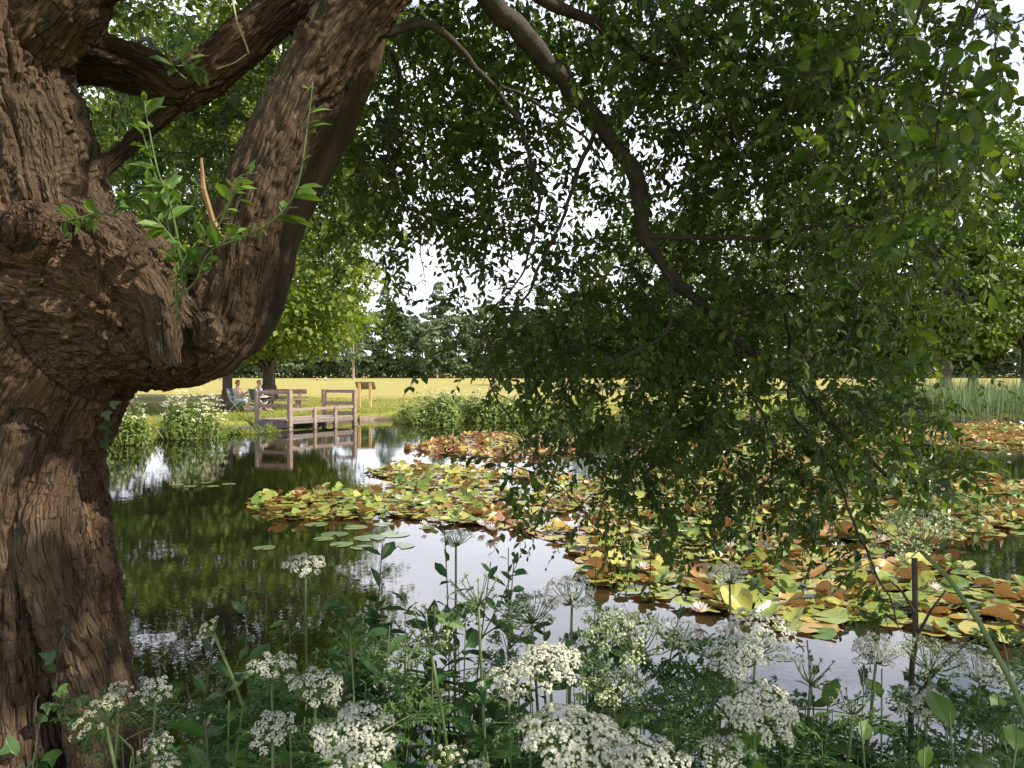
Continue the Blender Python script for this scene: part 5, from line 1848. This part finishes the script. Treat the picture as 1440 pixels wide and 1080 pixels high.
def umbel(g_f, g_s, c, up, Rr, style, rng):
    """compound umbel: rays from the stem top, each with a little dome of florets"""
    up = nrm(up)
    a = nrm(np.cross(up, [.3, .9, .1])); b = np.cross(up, a)
    n = {'white': 22, 'dense': 32, 'cream': 18, 'green': 24, 'seed': 15}[style]
    n = max(9, int(n * min(1.15, .55 + Rr / .10)))
    root = c - up * Rr * .75
    i = np.arange(n)
    rr = np.sqrt((i + .5) / n) * Rr * rng.uniform(.88, 1.08, n)
    th = i * 2.39996 + rng.uniform(0, .5, n)
    dome = (.24 if style in ('white', 'dense') else .34 if style != 'seed' else .10)
    pos = c + np.outer(np.cos(th) * rr, a) + np.outer(np.sin(th) * rr, b) - np.outer((rr / Rr) ** 2 * Rr * dome, up)
    pos += rng.normal(size=(n, 3)) * Rr * .04
    for k in range(n):
        mid = root + (pos[k] - root) * .5 - up * 0.04 * Rr + (pos[k] - c) * .08
        g_s.tube([root, mid, pos[k]], [.0016, .0013, .0010], 3, False)
        ur = {'white': .20, 'dense': .20, 'cream': .15, 'green': .17, 'seed': .11}[style] * Rr * rng.uniform(.8, 1.15)
        m = {'white': 34, 'dense': 34, 'cream': 34, 'green': 30, 'seed': 24}[style]
        nu = nrm(up + (pos[k] - c) / Rr * .55)
        d = rdir(rng, m)
        if style in ('seed', 'green'):
            d = nrm(d + nu * .35)
        else:
            d = np.where((d @ nu)[:, None] < 0, -d, d)
            d = nrm(d + nu * .15)
        q = pos[k] + d * ur * rng.uniform(.75, 1.05, (m, 1))
        if style in ('white', 'dense', 'cream'):
            q -= np.outer((1 - d @ nu) * 0 + .0, nu)
        s_ = ur * {'white': .25, 'dense': .26, 'cream': .26, 'green': .20, 'seed': .20}[style]
        nn = nrm(d * .8 + nu * .5 + rng.normal(size=(m, 3)) * .35)
        dr = np.cross(nn, rdir(rng, m))
        g_f.inst(FLV * np.array([1, 1, 4]), FLF, frames(dr, nn, s_ * rng.uniform(.7, 1.25, m)), q, np.clip(rng.normal(.6, .3, m), 0, 1))
        if style in ('seed', 'green'):
            for j in range(0, m, 3):
                g_s.tube([pos[k] - nu * ur * .2, q[j]], [.0008, .0006], 3, False)


def feather(g_l, g_s, a, d, L_, rng, dens=9):
    """a pinnate, finely cut leaf from point a along d"""
    d = nrm(d)
    s = np.linspace(0, 1, 7)[:, None]
    path = a + d * s * L_ - np.array([0, 0, 1]) * (s ** 2) * L_ * .28
    g_s.tube(path, np.linspace(.002, .0008, 7), 3, False)
    lat = nrm(np.cross(d, [0, 0, 1]) + rng.normal(size=3) * .15)
    pos, dr, sz = [], [], []
    for t in np.linspace(.3, 1, dens):
        p = a + d * t * L_ - np.array([0, 0, 1]) * t * t * L_ * .28
        for sd in (-1, 1):
            l2 = L_ * .42 * (1.15 - t) * rng.uniform(.8, 1.2)
            dv = nrm(lat * sd + d * .5 + rng.normal(size=3) * .15)
            for u in np.linspace(.15, 1, 5):
                for s2 in (-1, 0, 1):
                    pos.append(p + dv * l2 * u)
                    dr.append(dv + s2 * .9 * d + rng.normal(size=3) * .2)
                    sz.append(max(.012, L_ * .085 * (1.2 - .5 * u) * rng.uniform(.7, 1.3)))
    pos = np.array(pos); dr = np.array(dr); n = len(pos)
    g_l.inst(NV, LF, frames(dr, np.array([0, 0, 1.0]) + rng.normal(size=(n, 3)) * .35, np.array(sz)), pos, rng.uniform(0, 1, n))


UMB = [  # px, py, width px, depth, style, lean of the head (x), label
    (130, 1000, 80, 1.45, 'cream', -.55, 'cream umbel of round heads leaning left in front of the trunk'),
    (168, 968, 36, 1.75, 'white', .1, 'small flat white umbel seen edge on against the trunk'),
    (220, 966, 50, 1.70, 'white', .1, 'white umbel of separate round heads at the right edge of the trunk'),
    (218, 1042, 42, 1.60, 'white', -.1, 'small ragged white umbel low beside the trunk'),
    (232, 1072, 40, 1.50, 'white', .1, 'small white umbel at the bottom edge near the trunk'),
    (288, 880, 44, 1.55, 'cream', -.8, 'few headed pale umbel on a long stem slanting left over the water'),
    (380, 932, 64, 1.55, 'white', -.1, 'white umbel against the dark water, upper of three on the left'),
    (448, 958, 80, 1.45, 'white', .1, 'full white umbel with the bright water just above it'),
    (380, 1022, 68, 1.35, 'white', -.1, 'white umbel lower left with widely spaced heads'),
    (497, 1032, 112, 1.22, 'dense', .05, 'wide dense white umbel close by in the lower left'),
    (430, 790, 58, 1.95, 'white', .15, 'white umbel standing highest on the left over green reflections'),
    (640, 752, 46, 2.0, 'white', .0, 'small white umbel just below the lily raft'),
    (628, 1062, 56, 1.3, 'cream', -.1, 'cream umbel at the bottom edge, left of centre'),
    (672, 1080, 44, 1.2, 'white', .1, 'white umbel cut by the bottom edge, left of centre'),
    (808, 1025, 140, 1.15, 'dense', .0, 'largest dense white umbel at the bottom centre'),
    (770, 925, 96, 1.45, 'dense', -.1, 'dense white umbel above the largest one'),
    (712, 955, 74, 1.55, 'white', -.2, 'loose white umbel left of the dense centre ones'),
    (805, 825, 76, 1.75, 'white', .1, 'white umbel in the centre reaching up to the lily pads'),
    (742, 848, 90, 1.75, 'green', -.1, 'open greenish umbel in the centre with thin rays'),
    (590, 885, 130, 1.45, 'seed', -.35, 'wide open umbel of pale green bur heads over the white water'),
    (672, 826, 84, 1.6, 'seed', .0, 'dark rayed half opened umbel above the bur heads'),
    (892, 880, 130, 1.45, 'green', .1, 'broad greenish white umbel right of centre'),
    (962, 884, 60, 1.65, 'white', .1, 'white umbel beside the broad greenish one'),
    (915, 1068, 116, 1.1, 'dense', .05, 'wide white umbel at the bottom edge, right of centre'),
    (1025, 803, 52, 1.95, 'white', .0, 'small neat white umbel on an upright stem in front of the lily pads'),
    (1072, 888, 110, 1.55, 'white', .15, 'wide white umbel right of centre, upper of the pair'),
    (1032, 918, 80, 1.45, 'dense', -.1, 'dense white umbel right of centre, lower of the pair'),
    (1072, 992, 100, 1.3, 'dense', .0, 'large white umbel lower right standing over blue water'),
    (1018, 1056, 76, 1.25, 'white', -.1, 'white umbel at the bottom edge below the large one'),
    (1232, 912, 64, 1.6, 'dense', .05, 'round white umbel on the right beside the dry brown stalk'),
    (1392, 938, 76, 1.6, 'white', .3, 'flat greyish umbel at the right edge'),
    (1300, 985, 76, 1.5, 'white', -.1, 'thin white umbel at the lower right over water'),
    (1285, 735, 120, 1.55, 'green', -.5, 'large grey green umbel on a thick stem slanting in from the right'),
    (1320, 915, 100, 1.6, 'green', .1, 'fading green umbel behind the dry brown stalk'),
    (868, 955, 100, 1.4, 'green', .0, 'greenish umbel between the white ones in the centre'),
    (1150, 940, 80, 1.5, 'seed', .1, 'umbel of dark green seed heads in the lower right gap'),
    (1205, 985, 70, 1.45, 'seed', .1, 'umbel of green seed heads low on the right'),
    (850, 865, 70, 1.6, 'green', -.1, 'small greenish umbel tucked behind the broad one'),
]
for (px, py, wpx, d, style, lean, lab) in UMB:
    c = P(px, py, d)
    Rr = wpx * d / F / 2
    up = nrm(np.array([lean + r7.normal() * .08, -.30 + r7.normal() * .08, 1.0]))
    if 'slanting in' in lab:
        foot = np.array([*P(1500, 960, 1.3)[:2], 0]); foot[2] = .3
    elif 'long stem' in lab:
        foot = np.array([c[0] + .35, d + .05, .3])
    else:
        foot = np.array([c[0] - lean * .25 + r7.normal() * .04, max(.9, min(2.3, d + r7.uniform(-.1, .2))), 0])
    if 'slanting in' in lab:
        foot[:2] = P(1700, 1961, 1.25)[:2]
    foot[2] = gnear(foot[0], foot[1]) - .02
    o = thing('umbellifer', foot, lab, 'flower')
    root = c - up * Rr * .75
    s = np.linspace(0, 1, 10)[:, None]
    if 'slanting in' in lab:
        mid = P(1500, 935, 1.42)
    else:
        mid = foot + (root - foot) * .55 + (root - up * .25 - (foot + (root - foot) * .55)) * .35
    path = (1 - s) ** 2 * foot + 2 * s * (1 - s) * mid + s * s * root
    gs = Geo()
    thick = .0075 if 'slanting in' in lab else .0052
    gs.tube(path - foot, np.linspace(thick, thick * .55, 10), 7)
    gf, gr = Geo(), Geo()
    umbel(gf, gr, c - foot, up, Rr, style, r7)
    um = gf.build('umbel', M[{'white': 'floret', 'dense': 'floret', 'cream': 'floret_cream', 'green': 'floret_green', 'seed': 'floret_green'}[style]], o)
    gr.build('rays', M['stem'], um)
    gl_, gls = Geo(), Geo()
    for t in (.25, .42, .58, .74):
        k = int(t * 9)
        dv = np.array([r7.normal(), r7.normal() * .6, .55])
        feather(gl_, gls, path[k] - foot, dv, r7.uniform(.14, .26), r7, 7)
    gs.V += gls.V; gs.L += [l + gs.n for l in gls.L]; gs.C += gls.C; gs.A += gls.A; gs.n += gls.n
    gs.build('stem', M['stem'], o, True)
    gl_.build('leaves', M['fern_leaf'], o)

# ------------------------------------------------------------------ leafy stems on the near bank
LS = []   # foot px, top px, top py, depth, leaf length, kind, label
LST = [
    (505, 538, 765, 1.95, .075, 'd', 'tall leafy stem standing highest against the white water, left of the others'),
    (610, 625, 742, 2.0, .065, 'd', 'upright leafy stem topped beside a small white umbel'),
    (640, 690, 790, 1.9, .05, 'd', 'leafy stem with small curled leaves at its tip over the white water'),
    (470, 492, 800, 1.9, .07, 'd', 'dark leafy stem at the left edge of the white water'),
    (575, 570, 835, 1.8, .07, 'd', 'bushy dark stem amid the white water, second from the left'),
    (540, 548, 880, 1.7, .08, 'd', 'broad leaved stem low in the left centre'),
    (650, 655, 870, 1.7, .085, 'd', 'stem with long hanging dark leaves in the centre left'),
    (600, 608, 930, 1.6, .08, 'd', 'short leafy stem below the bur heads'),
    (700, 715, 770, 2.1, .05, 'd', 'thin stem with narrow leaves just left of the hanging willow tips'),
    (830, 838, 790, 2.0, .07, 'd', 'single broad leaf stem standing before the lily pads in the centre'),
    (760, 765, 880, 1.8, .06, 'd', 'leafy stem hidden among the centre umbels'),
    (950, 958, 850, 1.8, .05, 'd', 'leafy stem between the umbels right of centre'),
    (1065, 1062, 1015, 1.3, .10, 'l', 'pair of big bright oval leaves at the bottom, right of centre'),
    (1205, 1210, 1010, 1.35, .085, 'l', 'light green oval leaves on a short stem at the bottom right'),
    (1230, 1240, 940, 1.6, .08, 'l', 'upright stem of yellowish oval leaves beside the dry stalk'),
    (1330, 1335, 1000, 1.4, .10, 'l', 'broad shining leaf stem low on the right'),
    (1400, 1405, 975, 1.5, .085, 'l', 'large oval leaved stem at the lower right corner'),
    (1430, 1432, 1030, 1.3, .09, 'l', 'oval leaved stem cut by the right edge'),
    (1180, 1165, 975, 1.6, .08, 'l', 'stem with twisted yellow green leaves over the blue water'),
    (1290, 1300, 1050, 1.3, .09, 'l', 'bright leaves at the bottom edge left of the corner'),
    (290, 300, 905, 1.8, .06, 'd', 'thin leafy stem in front of dark green water near the trunk'),
    (330, 345, 850, 2.0, .06, 'd', 'leafy stem rising into the green reflections left'),
    (250, 262, 960, 1.8, .06, 'd', 'small leafy stem beside the foot of the trunk'),
    (350, 322, 985, 1.5, .08, 'l', 'bright broad leaf stem at the lower left between white umbels'),
    (420, 405, 860, 1.9, .06, 'd', 'leafy stem below the high left umbel'),
    (300, 290, 1020, 1.4, .08, 'd', 'leafy stem at the bottom edge right of the trunk'),
    (380, 375, 820, 2.1, .05, 'd', 'sparse stem with pale leaves over the green reflections'),
    (870, 868, 985, 1.4, .06, 'd', 'leafy stem under the greenish centre umbel'),
    (1130, 1135, 900, 1.7, .05, 'd', 'slim leafy stem in front of the dark water gap'),
    (1370, 1372, 900, 1.8, .06, 'd', 'leafy stem before the water at the right side'),
]
for (fx, tx, ty, d, ll, kind, lab) in LST:
    top = P(tx, ty, d)
    ft = P(fx, 1080, d)
    foot = np.array([ft[0] + r7.normal() * .03, max(.9, min(2.35, d + r7.normal() * .05)), 0])
    foot[2] = gnear(foot[0], foot[1]) - .02
    o = thing('leafy_plant', foot, lab, 'plant')
    gs, gl_ = Geo(), Geo()
    s = np.linspace(0, 1, 9)[:, None]
    mid = (foot + top) / 2 + r7.normal(size=3) * .04
    path = (1 - s) ** 2 * foot + 2 * s * (1 - s) * mid + s * s * top - foot
    gs.tube(path, np.linspace(.004, .0014, 9), 6)
    sub = [(path, 0.25, 26 if kind == 'd' else 12)]
    if kind == 'd':
        for b in range(5):
            t = r7.uniform(.35, .85)
            k = t * 8
            a = path[int(k)] + (k - int(k)) * (path[min(8, int(k) + 1)] - path[int(k)])
            dv = nrm(np.array([r7.normal(), r7.normal() * .5, .9])) * r7.uniform(.10, .24)
            bp = np.array([a, a + dv * .5 + [0, 0, -.005], a + dv + [0, 0, .01]])
            gs.tube(bp, [.002, .0016, .001], 4, False)
            sub.append((bp, .2, 8))
    pos, dr, up, sz = [], [], [], []
    for pth, t0, n in sub:
        for j in range(n):
            t = t0 + (1 - t0) * (j + r7.uniform(0, .8)) / n
            k = min(t, .999) * (len(pth) - 1)
            i0 = int(k)
            p = pth[i0] + (k - i0) * (pth[i0 + 1] - pth[i0])
            tn = nrm(pth[i0 + 1] - pth[i0])
            th = j * 2.4 + r7.uniform(-.4, .4)
            lat = np.array([math.cos(th), math.sin(th), 0])
            pos.append(p); dr.append(nrm(lat + tn * r7.uniform(.2, 1.0) + np.array([0, 0, r7.uniform(-.5, .25)])))
            up.append(np.array([0, -.15, 1]) + r7.normal(size=3) * .45)
            sz.append(ll * r7.uniform(.65, 1.25) * (1.05 - .45 * t) * (1.3 if kind == 'l' else 1.4))
    gl_.inst((LV if kind == 'l' else NV) * np.array([1, 1.15, 1]), LF, frames(np.array(dr), np.array(up), np.array(sz)), np.array(pos), np.clip(r7.normal(.75 if kind == 'l' else .4, .22, len(pos)), 0, 1))
    gs.build('stem', M['stem_dark'] if kind == 'd' else M['stem'], o, True)
    gl_.build('leaves', M['plant_leaf'] if kind == 'd' else M['shoot_leaf'], o)
# dry brown stalk on the right
foot = P(1283, 1100, 1.75); foot[2] = gnear(foot[0], foot[1])
o = thing('dry_stalk', foot, 'bare dark brown dead stalk standing upright at the lower right', 'stalk')
pp = np.array([foot, P(1281, 1000, 1.75), P(1287, 900, 1.75), P(1286, 785, 1.76)]) - foot
g_ = Geo(); g_.tube(crpath(np.c_[pp, [.007, .007, .0065, .005]], 5)[:, :3], .0065, 8); g_.build('stem', M['twig'], o, True)
g_ = Geo()
for a, b in (((1287, 900), (1330, 830)), ((1286, 860), (1250, 815)), ((1283, 985), (1360, 905))):
    g_.tube([P(*a, 1.75) - foot, (P(*a, 1.75) + P(*b, 1.72)) / 2 - foot + [0, 0, .01], P(*b, 1.72) - foot], [.004, .003, .0015], 5, False)
g_.build('side_twigs', M['twig'], o)

# undergrowth mass of the near bank
gu, gus, gul = Geo(), Geo(), Geo()
n = 430
for k in range(n):
    px = r7.uniform(170, 1480)
    if px < 470 and r7.uniform() < .45:
        continue
    top = np.interp(px, [170, 300, 480, 560, 1000, 1130, 1300, 1480], [1010, 990, 960, 870, 910, 985, 1000, 960])
    d = r7.uniform(1.4, 2.35)
    tip = P(px, top + (1100 - top) * r7.uniform(0, 1) ** .8, d)
    z0 = gnear(tip[0], d)
    tip[2] = max(tip[2], z0 + .1)
    foot = np.array([tip[0] + r7.normal() * .06, d + r7.normal() * .05, z0 - .02])
    mid = (foot + tip) / 2 + r7.normal(size=3) * .04
    t = np.linspace(0, 1, 6)[:, None]
    path = (1 - t) ** 2 * foot + 2 * t * (1 - t) * mid + t * t * tip
    gus.tube(path, np.linspace(.003, .0012, 6), 4, False)
    if r7.uniform() < .55:
        feather(gu, gus, tip, np.array([r7.normal(), r7.normal() * .7, r7.uniform(.1, 1.0)]), r7.uniform(.12, .24), r7, 7)
    else:
        m = r7.integers(7, 15)
        tt = r7.uniform(.35, 1, m) * 5
        i0 = np.minimum(tt.astype(int), 4)
        pp = path[i0] + (tt - i0)[:, None] * (path[i0 + 1] - path[i0])
        dv = np.stack([r7.normal(size=m), r7.normal(size=m) * .8, r7.uniform(-.4, .9, m)], 1)
        gul.inst(NV * np.array([1, 1.1, 1]), LF, frames(dv, np.array([0, -.1, 1]) + r7.normal(size=(m, 3)) * .5, r7.uniform(.03, .085, m)), pp, r7.uniform(0, 1, m))
tag(gu.build('undergrowth', M['fern_leaf']), 'tangle of feathery green leaves covering the near bank', 'undergrowth', kind='stuff')
tag(gul.build('undergrowth', M['plant_leaf']), 'tangle of dark pointed leaves covering the near bank', 'undergrowth', kind='stuff')
tag(gus.build('undergrowth', M['stem']), 'tangle of thin green stalks standing on the near bank', 'undergrowth', kind='stuff')
n = 3000
px = r7.uniform(-100, 1540, n); d = r7.uniform(.9, 2.5, n)
x_ = (px - 720) / F * d
zz = np.maximum(ground_z(x_, d), -.05)
blades('bank_grass', 'long thin grass blades on the near bank', 'grass', np.stack([x_, d, zz], 1), .2, .62, .006, 'bush_leaf', r7, .5)
